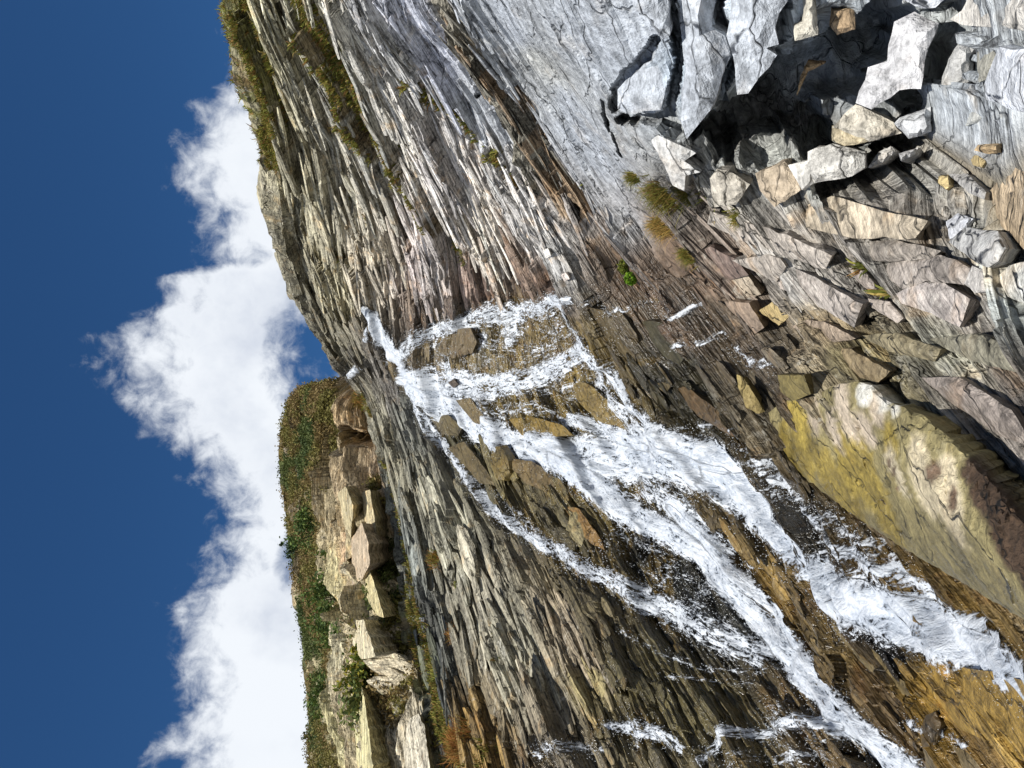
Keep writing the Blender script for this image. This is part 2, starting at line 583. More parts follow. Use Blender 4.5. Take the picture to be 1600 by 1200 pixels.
rough = np.minimum(rough, 1 - 0.9 * sstep(-bd.reshape(rough.shape), -1.25, -0.7))
vein = pts3(net, [(660, -60), (700, 20), (760, 120), (830, 230), (890, 310)])
bd, _, _ = seg_dist(flatP, vein, np.array([0.75, 0.75, 0.75, 0.7, 0.5]))
veinm = sstep(-bd.reshape(rough.shape), -1.05, -0.85)
near = sstep(-net.D, -9.0, -4.0)
recess = blob(net, P0, [(1180, 170, 45, 0.8), (1260, 120, 65, 1.0), (1330, 100, 70, 1.2), (1300, 60, 50, 0.9), (1250, 180, 60, 1.1), (1330, 190, 50, 0.8), (1460, 120, 60, 0.7), (1450, 230, 60, 1.0), (1400, 265, 50, 1.1), (1340, 285, 42, 0.9), (1500, 215, 60, 1.0), (1560, 200, 60, 0.9), (1480, 30, 40, 0.5), (1100, 230, 40, 0.7), (1050, 200, 30, 0.4), (1180, 235, 55, 0.8), (1080, 330, 40, 0.55), (1520, 120, 30, 0.5), (1130, 350, 30, 0.4)])
CRACKS = [([(1110, 238), (1180, 195), (1260, 140), (1330, 105), (1390, 55)], 42, 1.5), ([(1262, 205), (1330, 290), (1400, 278), (1470, 245), (1550, 215)], 36, 1.6), ([(1285, 90), (1350, 60), (1385, 30), (1400, -40)], 30, 1.2), ([(1468, 20), (1480, 60), (1530, 60), (1640, 65)], 8, 0.3), ([(1460, 160), (1500, 158), (1540, 165)], 12, 0.7), ([(956, 168), (962, 145), (980, 112), (1012, 82), (1024, 62)], 7, 0.32), ([(1046, -30), (1050, 40), (1061, 90), (1056, 140), (1045, 178)], 8, 0.45), ([(1128, -30), (1128, 20), (1126, 52)], 9, 0.5), ([(1229, -30), (1229, 20), (1226, 64)], 9, 0.6), ([(1142, 95), (1132, 135), (1126, 168)], 8, 0.5), ([(966, 186), (1000, 190), (1040, 188), (1058, 202)], 9, 0.5), ([(1100, 5), (1108, 28)], 4, 0.3), ([(1456, 60), (1450, 110), (1446, 142)], 12, 0.6), ([(1524, 95), (1520, 128)], 7, 0.5), ([(1556, 90), (1546, 126)], 5, 0.4), ([(942, 160), (950, 205)], 5, 0.3), ([(958, 210), (968, 246)], 4, 0.3), ([(755, 140), (742, 158)], 3, 0.25), ([(830, 262), (850, 280)], 5, 0.3), ([(1345, 335), (1340, 380)], 5, 0.3), ([(1365, 360), (1378, 395)], 4, 0.3), ([(1385, 408), (1390, 430)], 5, 0.35), ([(1342, 500), (1350, 512), (1372, 500)], 7, 0.5), ([(1100, 640), (1140, 672)], 8, 0.4), ([(1150, 600), (1175, 632)], 6, 0.5)]
cr_n = fbm(P0, 5.0, 3, 505) * 0.9
for pth, hwp, st in CRACKS:
    cd = net.D[net.find(*pth[0])]
    bd, _, _ = seg_dist(flatP, pts3(net, pth), np.full(len(pth), hwp * cd / F_PX))
    recess = np.maximum(recess, st * sstep(-(bd.reshape(recess.shape) + cr_n), -1.25, -0.75))
hollow = blob(net, P0, [(458, 295, 11, 0.4), (478, 345, 11, 0.45), (506, 425, 11, 0.45), (532, 490, 12, 0.5), (516, 458, 10, 0.45), (755, 230, 10, 0.25), (775, 260, 10, 0.25), (700, 230, 9, 0.3), (665, 990, 18, 0.6), (760, 1010, 14, 0.35), (680, 1080, 25, 0.5), (890, 760, 14, 0.35), (1010, 870, 20, 0.4), (1110, 640, 22, 0.4), (1040, 900, 25, 0.4), (1400, 1010, 30, 0.25), (1400, 1150, 14, 0.4), (1425, 1170, 16, 0.5), (1180, 905, 12, 0.2), (640, 880, 18, 0.3), (700, 960, 14, 0.4), (1345, 500, 10, 0.35)])
scale_d = np.clip(net.D / 12.0, 0.3, 1.6)
disp = terraces(A, B, P0, 0.95, 6.0, 0.46, 1) * rough * np.clip(scale_d, 0.35, 1)
disp += terraces(A, B, P0, 0.33, 3.2, 0.24, 21) * (0.1 + 0.9 * rough) * np.clip(scale_d, 0.4, 1)
disp += terraces(A, B, P0, 0.12, 1.8, 0.13, 41) * (0.1 + 0.9 * rough)
disp += fbm(P0, 0.45, 4, 5) * 0.45 * (0.25 + 0.75 * rough)
disp += fbm(P0, 5.0, 3, 15) * 0.05 * (0.3 + 0.7 * rough)
disp -= veinm * (0.22 + fbm(P0, 4.0, 3, 33) * 0.18)
rec = recess * (1.0 + fbm(P0, 3.0, 2, 44) * 0.5) * 1.25 + hollow * 1.6
disp *= np.clip((net.D - 0.2) / 2.0, 0.3, 1) * (0.45 + 0.55 * sstep(net.D, 4.2, 7.5))
INTO = np.array([0.42, 0.88, -0.05])
PD = P0 + net.N * disp[..., None] + INTO * rec[..., None]
du = np.gradient(PD, axis=0)
dv = np.gradient(PD, axis=1)
ND = np.cross(du, dv)
ND /= np.linalg.norm(ND, axis=-1, keepdims=True) + 1e-9
if np.sum(ND * net.N) < 0:
    ND = -ND

# ---- water courses, traced over the rock: path, half widths (photo pixels), strength
WATER = [
    ([(578, 477), (592, 495), (606, 520), (622, 545), (640, 570)], [7, 10, 14, 18, 19], 1.35),
    ([(583, 520), (588, 505)], [5, 5], 0.9),
    ([(640, 548), (660, 524), (700, 508), (750, 497), (800, 492), (840, 482), (870, 466), (905, 456)], [13, 14, 14, 16, 18, 14, 12, 8], 0.85),
    ([(868, 466), (900, 488), (940, 540), (980, 592), (1020, 635), (1060, 675), (1100, 705), (1140, 730)], [12, 16, 15, 14, 17, 20, 25, 30], 0.95),
    ([(640, 585), (700, 598), (760, 606), (830, 592), (880, 572), (905, 552)], [20, 26, 22, 20, 18, 14], 0.92),
    ([(905, 548), (940, 592), (985, 640), (1030, 690), (1060, 720)], [14, 14, 15, 18, 20], 0.8),
    ([(640, 590), (690, 635), (740, 668), (800, 698), (870, 708), (950, 715), (1020, 718), (1080, 722), (1135, 735)], [20, 27, 24, 24, 30, 36, 38, 38, 38], 1.08),
    ([(880, 655), (915, 657), (950, 672), (1000, 695), (1040, 710)], [10, 12, 14, 20, 25], 0.95),
    ([(740, 520), (790, 545), (850, 545), (900, 520)], [8, 9, 10, 10], 0.5),
    ([(700, 545), (760, 560), (820, 560), (870, 545)], [8, 8, 8, 8], 0.42),
    ([(700, 610), (770, 640), (840, 640), (880, 655)], [10, 12, 12, 10], 0.6),
    ([(655, 630), (680, 680), (708, 718), (740, 762), (770, 800), (830, 842), (880, 868), (930, 892), (970, 912), (1010, 940), (1060, 962), (1110, 985), (1170, 1020)], [7, 8, 9, 9, 9, 11, 12, 13, 14, 20, 24, 24, 20], 0.88),
    ([(770, 770), (810, 810), (850, 840)], [7, 9, 8], 0.6),
    ([(870, 712), (920, 752), (980, 800), (1040, 832), (1085, 858), (1120, 900), (1150, 950), (1190, 1003), (1235, 1052), (1290, 1105), (1340, 1150), (1400, 1205), (1480, 1290)], [24, 22, 22, 20, 18, 16, 16, 18, 25, 26, 24, 22, 22], 1.12),
    ([(1050, 790), (1095, 842), (1130, 888), (1172, 940), (1218, 1005)], [14, 13, 10, 9, 9], 1.05),
    ([(1020, 760), (1070, 800), (1120, 850)], [26, 24, 16], 0.75),
    ([(1120, 728), (1170, 782), (1215, 840), (1265, 890), (1330, 925), (1400, 955), (1480, 985), (1560, 1020), (1640, 1070), (1740, 1150)], [34, 32, 28, 32, 44, 46, 42, 38, 36, 36], 1.14),
    ([(1150, 700), (1210, 750), (1270, 800), (1330, 845), (1400, 890), (1470, 930)], [24, 28, 32, 32, 30, 26], 0.62),
    ([(1190, 745), (1250, 795), (1330, 850), (1420, 898), (1500, 945), (1590, 1000)], [7, 8, 9, 10, 10, 10], 0.85),
    ([(900, 458), (935, 466), (990, 470), (1040, 473), (1098, 479)], [5, 5, 5, 4, 4], 0.64),
    ([(935, 470), (985, 500), (1020, 540), (1062, 560)], [4, 4, 4, 4], 0.5),
    ([(1062, 545), (1092, 522), (1140, 526), (1180, 552), (1230, 588)], [4, 6, 6, 6, 5], 0.62),
    ([(1100, 660), (1145, 664), (1190, 663)], [4, 4, 4], 0.7),
    ([(955, 1140), (1020, 1142), (1050, 1152), (1085, 1180)], [9, 14, 12, 8], 0.8),
    ([(1100, 1190), (1140, 1155), (1190, 1132), (1260, 1122), (1300, 1135)], [9, 12, 12, 12, 10], 0.72),
    ([(840, 1178), (890, 1172), (940, 1176)], [9, 9, 9], 0.62),
    ([(1150, 1200), (1210, 1180), (1290, 1175)], [10, 12, 10], 0.5),
    ([(1180, 1130), (1240, 1160), (1300, 1180)], [18, 22, 20], 0.42),
    ([(1435, 1112), (1470, 1128), (1500, 1148), (1535, 1165)], [5, 7, 8, 6], 0.8),
    ([(1050, 1060), (1120, 1062), (1190, 1066)], [3, 3, 3], 0.55),
    ([(980, 990), (1040, 1020), (1100, 1042), (1180, 1042)], [5, 6, 5, 5], 0.5),
    ([(540, 598), (548, 588), (560, 572), (566, 568)], [3, 5, 6, 5], 0.9),
    ([(660, 965), (672, 972), (676, 990)], [4, 5, 4], 0.5),
    ([(1290, 960), (1330, 1010), (1350, 1040)], [4, 4, 4], 0.35),
    ([(1000, 880), (1060, 905), (1120, 935)], [14, 16, 14], 0.4),
    ([(950, 830), (1010, 850), (1060, 880)], [8, 8, 8], 0.5),
]
flatD = net.D.ravel()
dens = np.zeros(len(flatP))
wetd = np.full(len(flatP), 1e9)
flow = np.zeros((len(flatP), 3))
bestn = np.full(len(flatP), 1e9)
soff = 0.0
for path, hw, st in WATER:
    idx = [net.find(x, y) for x, y in path]
    p3 = np.array([net.G[i] for i in idx])
    w3 = np.array([1.12 * h * net.D[i] / F_PX for h, i in zip(hw, idx)])
    lo, hi = p3.min(0) - 4, p3.max(0) + 4
    sel = np.where(np.all((flatP > lo) & (flatP < hi), 1))[0]
    r, s_, l_ = seg_dist(flatP[sel], p3, w3)
    dd = st * (1 - sstep(r, 0.4, 1.55))
    dens[sel] = np.maximum(dens[sel], dd) + 0.18 * np.minimum(dens[sel], dd)
    m = r < bestn[sel]
    bestn[sel[m]] = r[m]
    flow[sel[m], 0] = s_[m] + soff
    flow[sel[m], 1] = l_[m] + soff * 0.37
    soff += 13.7
    wm = r * w3.mean()
    wetd[sel] = np.minimum(wetd[sel], wm)
veil = 1.22 * blob(net, P0, [(690, 530, 40, 0.5), (740, 540, 50, 0.5), (800, 520, 50, 0.55), (860, 510, 50, 0.5), (700, 600, 45, 0.55), (770, 590, 50, 0.5), (840, 610, 55, 0.5), (900, 590, 55, 0.5), (960, 640, 60, 0.55), (1000, 690, 60, 0.6), (1060, 720, 60, 0.6), (940, 700, 50, 0.6), (1000, 780, 55, 0.5), (1080, 790, 55, 0.6), (1150, 740, 50, 0.5), (1210, 770, 50, 0.55), (1270, 820, 50, 0.55), (1330, 870, 50, 0.6), (1200, 830, 40, 0.55), (1420, 930, 50, 0.5), (1030, 900, 40, 0.42), (1090, 950, 45, 0.45), (1140, 990, 40, 0.45), (1200, 1130, 50, 0.42), (1260, 1160, 50, 0.42), (1010, 1145, 35, 0.4), (830, 700, 40, 0.5), (750, 690, 30, 0.4), (960, 860, 40, 0.35), (820, 820, 25, 0.4), (890, 870, 25, 0.45), (1150, 870, 35, 0.45), (620, 560, 20, 0.5), (1230, 1030, 30, 0.4)])
dens = np.maximum(dens, veil.ravel() * (0.85 + fbm(flatP, 1.5, 3, 222) * 0.9))
dens2 = dens.reshape(net.nr, net.nc)
wet_noise = fbm(P0, 0.8, 3, 91)
wet = sstep(-(wetd.reshape(dens2.shape) + wet_noise * 0.9), -1.5, -0.15)
wet = np.maximum(wet, blob(net, P0, [(740, 440, 40, 0.8), (800, 440, 45, 0.9), (690, 470, 30, 0.6), (860, 440, 30, 0.7), (1040, 430, 45, 0.8), (1100, 480, 50, 0.8), (1150, 540, 45, 0.8), (1000, 410, 30, 0.6), (1060, 600, 60, 0.8), (1120, 640, 50, 0.8), (1350, 600, 60, 0.6), (1430, 600, 60, 0.5), (1540, 620, 60, 0.6), (1600, 600, 50, 0.6), (1250, 1000, 60, 0.8), (1330, 1080, 70, 0.8), (1450, 1080, 80, 0.8), (1560, 1120, 80, 0.7), (1050, 1090, 70, 0.6), (1150, 1000, 50, 0.7), (700, 1080, 40, 0.7), (680, 980, 30, 0.7), (760, 1120, 40, 0.5), (1080, 900, 60, 0.8)]))

# ---- rock colours of the beds (what each bed is made of and what grows or stains it)
KC = 0.84
COLS = [
    (420, 150, 152, 146, 112), (500, 60, 178, 175, 148), (480, 300, 155, 150, 122), (560, 300, 172, 168, 146), (620, 60, 184, 184, 172), (570, 180, 172, 172, 156), (400, 60, 140, 136, 100), (520, 420, 158, 152, 122), (490, 480, 120, 116, 100),
    (645, 20, 186, 190, 190), (740, 170, 176, 180, 185), (800, 60, 168, 174, 182), (900, 200, 166, 172, 180), (850, 120, 172, 174, 172), (950, 330, 165, 166, 168), (960, 60, 168, 174, 182), (690, 110, 186, 190, 192),
    (640, 260, 186, 182, 164), (700, 300, 190, 186, 174), (760, 370, 214, 208, 198), (870, 400, 205, 205, 203), (830, 340, 195, 192, 188), (800, 430, 140, 118, 102), (730, 440, 156, 134, 122), (650, 430, 178, 168, 156), (600, 420, 172, 164, 140), (680, 390, 195, 188, 174), (850, 440, 130, 108, 92), (740, 400, 205, 198, 186), (660, 480, 130, 115, 100),
    (700, 540, 128, 112, 76), (760, 520, 138, 122, 72), (850, 520, 148, 127, 72), (800, 660, 135, 113, 58), (950, 640, 118, 102, 62), (860, 680, 170, 140, 62), (720, 700, 112, 100, 70), (850, 560, 140, 120, 66),
    (1000, 550, 96, 84, 54), (1060, 600, 68, 64, 44), (1050, 480, 140, 118, 96), (1000, 430, 122, 100, 78), (1100, 560, 66, 62, 44), (960, 520, 110, 96, 58), (1120, 500, 118, 100, 80), (1080, 430, 116, 98, 82),
    (620, 600, 112, 108, 102), (650, 650, 130, 124, 120), (700, 800, 155, 144, 132), (640, 850, 118, 116, 116), (800, 1000, 165, 152, 138), (690, 1060, 84, 84, 84), (900, 1000, 150, 130, 114), (850, 800, 130, 114, 86), (950, 1100, 140, 122, 90), (1050, 1080, 136, 120, 86), (760, 1170, 148, 116, 74), (620, 720, 150, 138, 124), (760, 920, 160, 146, 134), (900, 900, 130, 112, 84), (860, 1120, 150, 132, 116),
    (1100, 950, 54, 51, 44), (1050, 890, 54, 50, 40), (1200, 920, 150, 124, 68), (1280, 1000, 140, 120, 76), (1350, 1080, 110, 92, 62), (1450, 1080, 178, 144, 68), (1550, 1100, 186, 154, 82), (1400, 1010, 46, 42, 36), (1250, 960, 126, 110, 78), (1560, 1180, 158, 130, 78), (1250, 850, 66, 62, 52), (1300, 1160, 140, 120, 84),
    (1150, 420, 132, 116, 104), (1250, 440, 162, 154, 146), (1300, 400, 152, 142, 132), (1400, 400, 146, 138, 130), (1480, 460, 162, 154, 146), (1560, 430, 196, 196, 190), (1300, 520, 160, 140, 112), (1350, 560, 135, 122, 90), (1450, 560, 160, 154, 138), (1500, 620, 150, 140, 130), (1400, 620, 130, 118, 90), (1580, 560, 122, 104, 88), (1580, 650, 140, 130, 124), (1580, 320, 165, 150, 128), (1380, 330, 150, 140, 130),
    (1100, 100, 168, 174, 182), (1300, 150, 165, 165, 166), (1450, 100, 176, 176, 174), (1550, 150, 196, 198, 202), (1300, 250, 190, 188, 180), (1200, 60, 190, 194, 200), (1250, 200, 150, 146, 142),
]


def colour_field(net_, P, cols, power=4.0):
    pos, val = [], []
    for x, y, r, g, b in cols:
        i, j = net_.find(x, y)
        pos.append((i / net_.nr * 1.6, j / net_.nc * 1.5))
        if net_ is net and y > 600 and x < 1150:                   # greyer stone left of the falls
            r, g, b = r * 0.94, g * 0.995, b * 0.96
        if net_ is net and y < 470 and x < 720:                    # silver-grey beds of the high cliff
            r, g, b = r * 1.07, g * 1.07, b * 1.13
        if net_ is net and y < 660 and x > 1080:
            r, g, b = r * 0.955, g * 0.985, b * 1.0
        val.append(lin((r, g, b)) * KC)
    gi, gj = np.meshgrid(np.arange(net_.nr) / net_.nr * 1.6, np.arange(net_.nc) / net_.nc * 1.5, indexing='ij')
    wq = fbm(P, 0.5, 3, 71) * 0.03
    wq2 = fbm(P, 0.6, 3, 75) * 0.05
    num = np.zeros(P.shape)
    den = np.zeros(P.shape[:2])
    for (a, b), v in zip(pos, val):
        d2 = (gi + wq - a) ** 2 * 1.6 + (gj + wq2 - b) ** 2 + 2e-4
        wt = 1.0 / (d2 * d2)
        num += wt[..., None] * v
        den += wt
    return num / den[..., None]


col = colour_field(net, P0, COLS)
vcol = np.where((fbm(P0, 0.6, 3, 77) > 0.16)[..., None], lin((158, 138, 114)), lin((138, 134, 122))) * KC
col = col * (1 - veinm[..., None]) + vcol * veinm[..., None]
# bed to bed differences in stone colour
q = A / 0.33 + fbm(P0, 0.35, 2, 71) * 1.3
bedv = (hsh(np.floor(q), np.floor(B / 2.5 + hsh(np.floor(q), np.full(1, 4)) * 7), np.full(1, 9)) - 0.5) * 0.5 * rough
col = col * (1 + bedv[..., None])
# algae under the falling water
alg = sstep(dens2, 0.02, 0.3) * (net.px < 1050) * sstep(fbm(P0, 1.2, 3, 55), -0.15, 0.2)
col = col * (1 - 0.6 * alg[..., None]) + lin((140, 118, 56)) * KC * 0.6 * alg[..., None]

# ---- where grass and moss root
veg = blob(net, P0, [(375, 10, 16, 1), (390, 60, 18, 1), (400, 110, 18, 1), (410, 150, 18, 1), (418, 190, 16, 0.9), (428, 225, 14, 0.8), (490, 30, 14, 0.9), (505, 60, 14, 1), (520, 95, 18, 1), (532, 130, 20, 1), (545, 165, 20, 1), (552, 190, 18, 1), (580, 215, 13, 0.9), (600, 240, 11, 0.9), (615, 262, 10, 0.8), (640, 130, 7, 0.8), (660, 150, 9, 0.9), (680, 175, 10, 0.9), (715, 200, 9, 0.8), (735, 225, 9, 0.9), (755, 245, 9, 0.8), (470, 50, 10, 0.7), (465, 90, 8, 0.6), (570, 345, 12, 0.8), (560, 330, 10, 0.7), (545, 320, 10, 0.6), (530, 400, 10, 0.6), (620, 290, 8, 0.7), (650, 310, 9, 0.7), (680, 260, 8, 0.6), (715, 370, 8, 0.6), (715, 410, 8, 0.6), (780, 240, 8, 0.6), (800, 275, 9, 0.7), (905, 300, 8, 0.8), (920, 320, 8, 0.8), (570, 630, 14, 0.8), (580, 645, 12, 0.7), (560, 612, 10, 0.6)])
ledge = pts3(net, [(606, 735), (622, 800), (638, 880), (652, 960), (670, 1040), (690, 1110), (712, 1180), (724, 1300)])
bd, _, _ = seg_dist(flatP, ledge, np.array([0.35, 0.5, 0.7, 0.9, 1.0, 0.9, 0.8, 0.8]))
ledgem = sstep(-bd.reshape(veg.shape), -1.2, -0.6)
veg = np.maximum(veg, ledgem)
for pth, wds in (([(368, -60), (374, 10), (398, 110), (416, 180), (432, 240)], [0.9, 0.85, 0.8, 0.7, 0.4]), ([(470, -20), (495, 40), (520, 95), (540, 150), (556, 195), (600, 242)], [0.25, 0.3, 0.4, 0.5, 0.5, 0.2]), ([(638, 120), (670, 165), (705, 197), (750, 242), (790, 262)], [0.1, 0.14, 0.16, 0.14, 0.1]), ([(585, 205), (620, 265), (655, 315), (715, 400)], [0.2, 0.12, 0.1, 0.1])):
    bd, _, _ = seg_dist(flatP, pts3(net, pth), np.array(wds))
    veg = np.maximum(veg, sstep(-bd.reshape(veg.shape), -1.3, -0.7))
veg = np.maximum(veg, blob(net, P0, [(745, 1150, 22, 0.8), (770, 1180, 26, 0.9), (735, 1190, 22, 0.8), (700, 870, 9, 0.6), (715, 985, 9, 0.6), (680, 890, 8, 0.6), (790, 990, 9, 0.7), (790, 1030, 8, 0.5), (1110, 345, 12, 0.7), (1340, 415, 9, 0.7), (1380, 455, 9, 0.7), (1305, 310, 8, 0.8)]))
veg *= sstep(fbm(P0, 2.5, 3, 66), -0.35, -0.05)
vgc = np.where((fbm(P0, 0.7, 2, 99) > 0)[..., None], lin((96, 96, 44)), lin((108, 90, 48))) * 0.8
col = col * (1 - 0.8 * veg[..., None]) + vgc * 0.8 * veg[..., None]
col = np.clip(col, 0.01, 0.75)

suv = np.stack([B, A + disp * 0.3 + rec * 0.6, disp + rec * 0.2], -1)
cliff = mesh_obj('cliff', PD.reshape(-1, 3), net.faces(), M_ROCK, kind='structure', attrs={'Col': col.reshape(-1, 3), 'suv': suv.reshape(-1, 3), 'wet': wet.ravel(), 'rough': ((0.25 + 0.75 * rough) * (1 - 0.75 * np.clip(recess * 1.2, 0, 1)) * (1 - 0.6 * blob(net, P0, [(1480, 60, 130, 1), (1560, 160, 140, 1), (1560, 280, 110, 1), (1480, 200, 100, 1)]))).ravel()})

# ------------------------------------------------------------------ hill on the far left of the gorge
H = [
    [(560, 570, 44), (520, 602, 42), (474, 613, 44), (449, 660, 46), (446, 760, 48), (460, 860, 50), (470, 950, 50), (486, 1060, 48), (490, 1200, 44), (495, 1350, 40)],
    [(575, 575, 42), (535, 608, 40), (505, 625, 40), (490, 670, 41), (490, 760, 42), (500, 860, 43), (510, 950, 42), (520, 1060, 40), (528, 1200, 36), (530, 1350, 33)],
    [(590, 580, 40), (555, 615, 37), (540, 640, 36), (540, 680, 36), (535, 765, 36), (545, 860, 36), (550, 950, 35), (560, 1060, 32), (570, 1200, 29), (575, 1350, 27)],
    [(605, 590, 38), (580, 630, 34.5), (575, 660, 33.5), (580, 700, 32.5), (585, 770, 31.5), (595, 870, 29.5), (605, 960, 28), (620, 1070, 26), (640, 1200, 23), (650, 1350, 21)],
    [(640, 600, 36), (620, 650, 33), (625, 680, 32), (630, 720, 31), (640, 790, 29.8), (655, 880, 28), (670, 970, 26.5), (690, 1080, 24.5), (720, 1200, 21.5), (740, 1350, 19.5)],
]
hrows = [np.array([at(*p) for p in r]) for r in H]
hrows = [hrows[0] + np.array([-1.0, 14.0, -2.5]), hrows[0] + np.array([0, 1.4, -0.1])] + hrows
hnet = Net(hrows, [5, 6, 80, 100, 95, 60], 58, 11)
print('hill normal', hnet.N.reshape(-1, 3).mean(0), 'cliff normal', net.N.reshape(-1, 3).mean(0))
HP = hnet.G
hA, hB = hnet.A, hnet.B
cave = blob(hnet, HP, [(526, 645, 14, 1.0), (538, 655, 20, 1.5), (550, 670, 26, 2.2), (545, 690, 22, 2.0), (562, 690, 22, 2.1), (532, 675, 18, 1.4), (572, 685, 14, 1.6), (470, 645, 11, 0.8), (466, 662, 10, 0.7), (540, 800, 14, 0.9), (555, 780, 14, 0.8), (545, 760, 12, 0.7), (550, 770, 12, 0.7), (575, 1055, 22, 1.2), (585, 1090, 24, 1.2), (590, 1130, 24, 1.2), (598, 1170, 24, 1.0), (560, 1050, 14, 1.0), (587, 880, 10, 0.7), (590, 950, 12, 0.7), (660, 1150, 14, 0.6)])
hveg = np.clip(sstep(-hnet.px, -535, -505) + blob(hnet, HP, [(500, 660, 20, 1), (520, 800, 26, 0.9), (505, 830, 30, 1), (515, 900, 26, 0.9), (530, 940, 32, 1), (548, 935, 26, 1), (520, 990, 22, 1), (512, 1060, 22, 1), (600, 980, 22, 1), (612, 1020, 32, 1), (625, 1060, 36, 1), (640, 1090, 32, 1), (605, 930, 20, 1), (602, 860, 26, 1), (598, 800, 22, 1), (592, 760, 16, 0.9), (620, 900, 30, 1), (640, 960, 34, 1), (655, 1040, 40, 1), (660, 1090, 34, 1), (520, 1180, 20, 0.9), (640, 1040, 30, 1), (655, 1120, 24, 0.9), (615, 1150, 18, 0.6)]), 0, 1)
hveg *= 1 - 0.9 * blob(hnet, HP, [(478, 622, 16, 1), (470, 650, 16, 1), (520, 640, 24, 1), (545, 680, 28, 1)])
hveg *= sstep(fbm(HP, 0.5, 3, 166), -0.42, -0.12)
hr = 1 - 0.75 * hveg
hr *= 0.4 + 0.6 * np.clip((np.arange(hnet.nr) - 11) / 45, 0, 1)[:, None]
hr *= 0.3 + 0.7 * sstep(hnet.py, 612, 660)
hq = hA * 0.9 - hB * 0.28 + fbm(HP, 0.22, 3, 401) * 1.6
hw = hB * 0.9 + hA * 0.28 + fbm(HP, 0.3, 3, 402) * 2.0
hz0 = np.zeros_like(hq)
hd = (terraces(hq, hw, HP, 1.8, 9.0, 1.5, 101) + fbm(np.stack([hq * 1.5, hw * 0.35, hz0], -1), 1.0, 3, 121) * 1.1 + fbm(np.stack([hq * 5.0, hw * 0.9, hz0 + 3], -1), 1.0, 3, 141) * 0.4) * hr
hd += fbm(HP, 0.25, 4, 155) * 0.9 * (0.4 + 0.6 * np.clip((np.arange(hnet.nr) - 11) / 45, 0, 1)[:, None])
hd += hveg * 0.25 * fbm(HP, 1.2, 3, 177)
HD = HP + hnet.N * hd[..., None] + np.array([0.0, 1.0, 0.1]) * (cave * 3.0)[..., None]
HCOL = [(478, 625, 150, 128, 100), (520, 640, 186, 164, 126), (545, 680, 160, 146, 118), (575, 640, 190, 164, 126), (470, 655, 120, 112, 96), (540, 760, 160, 148, 120), (560, 860, 200, 172, 138), (555, 910, 186, 176, 136), (545, 1000, 196, 188, 158), (560, 1100, 170, 158, 128), (540, 1180, 190, 182, 140), (640, 1150, 190, 180, 156), (600, 720, 170, 152, 126), (590, 900, 180, 168, 136), (500, 640, 150, 136, 100)]
hcol = colour_field(hnet, HP, HCOL, 4.0)
hvc = np.where((fbm(HP, 0.35, 3, 188) > 0.02)[..., None], lin((84, 92, 50)), lin((108, 96, 56))) * 0.8
hcol = hcol * (1 - hveg[..., None]) + hvc * hveg[..., None]
hsuv = np.stack([hB, hA, hd], -1)
hill = mesh_obj('hill', HD.reshape(-1, 3), hnet.faces(), M_ROCK, kind='structure', attrs={'Col': np.clip(hcol, 0.01, 0.7).reshape(-1, 3), 'suv': hsuv.reshape(-1, 3), 'wet': np.zeros(hveg.size), 'rough': np.full(hveg.size, 0.85)})

# ------------------------------------------------------------------ white water over the rock
selv = dens2 > 0.03
fmask = (selv[:-1, :-1] | selv[1:, :-1] | selv[:-1, 1:] | selv[1:, 1:]).ravel()
wf = net.faces()[fmask]
used = np.unique(wf)
remap = np.full(net.nr * net.nc, -1)
remap[used] = np.arange(len(used))
k = 3
dsm = disp.copy()
for _ in range(14):
    pad = np.pad(dsm, 1, mode='edge')
    dsm = np.maximum(disp - 0.08, (pad[:-2, 1:-1] + pad[2:, 1:-1] + pad[1:-1, :-2] + pad[1:-1, 2:] + pad[1:-1, 1:-1]) / 5)
fl = flow.reshape(net.nr, net.nc, 3)
streak = fbm(np.stack([fl[..., 0] * 1.5, fl[..., 1] * 9.0, fl[..., 0] * 0], -1), 1.0, 3, 201)
lump = fbm(P0, 2.2, 3, 211)
wd = dsm + (0.02 + np.clip(dens2, 0, 1.2) * 0.09 + (streak * 0.06 + lump * 0.10) * sstep(dens2, 0.1, 0.8)) * np.clip(net.D / 12, 0.4, 1.3)
WP = P0 + net.N * np.maximum(wd, disp + 0.014 - 0.05 * sstep(dens2, 0.75, 1.1))[..., None] + INTO * (rec * (1 - sstep(dens2, 0.05, 0.4)))[..., None]
mesh_obj('waterfall', WP.reshape(-1, 3)[used], remap[wf], M_WATER, kind='structure', smooth=True, attrs={'dens': dens[used], 'flow': flow[used]})

# droplets thrown off along the edges of the falls
cand = np.where((dens > 0.12) & (dens < 0.9) & (flatD > 3) & (net.py.ravel() > -20) & (net.py.ravel() < 1220))[0]
ar = 1.0 / 1.0
pick = RNG.choice(cand, 16000)
cen = WP.reshape(-1, 3)[pick] + net.N.reshape(-1, 3)[pick] * (RNG.random((16000, 1)) ** 2 * 0.22 * np.clip(flatD[pick] / 12, 0.3, 1.2)[:, None]) + RNG.normal(0, 0.03, (16000, 3))
size = (0.0012 + 0.0034 * RNG.random(16000)) * np.clip(flatD[pick] / 10, 0.35, 1.6)
octv = np.array([(1, 0, 0), (-1, 0, 0), (0, 1, 0), (0, -1, 0), (0, 0, 2.2), (0, 0, -2.2)])
ocf = np.array([(0, 2, 4), (2, 1, 4), (1, 3, 4), (3, 0, 4), (2, 0, 5), (1, 2, 5), (3, 1, 5), (0, 3, 5)])
sv = (cen[:, None, :] + octv[None] * size[:, None, None]).reshape(-1, 3)
sf = (ocf[None] + (np.arange(16000) * 6)[:, None, None]).reshape(-1, 3)
mesh_obj('spray', sv, sf, M_SPRAY, kind='stuff', smooth=True, label='white droplets thrown up along the edges of the falling water', cat='spray')

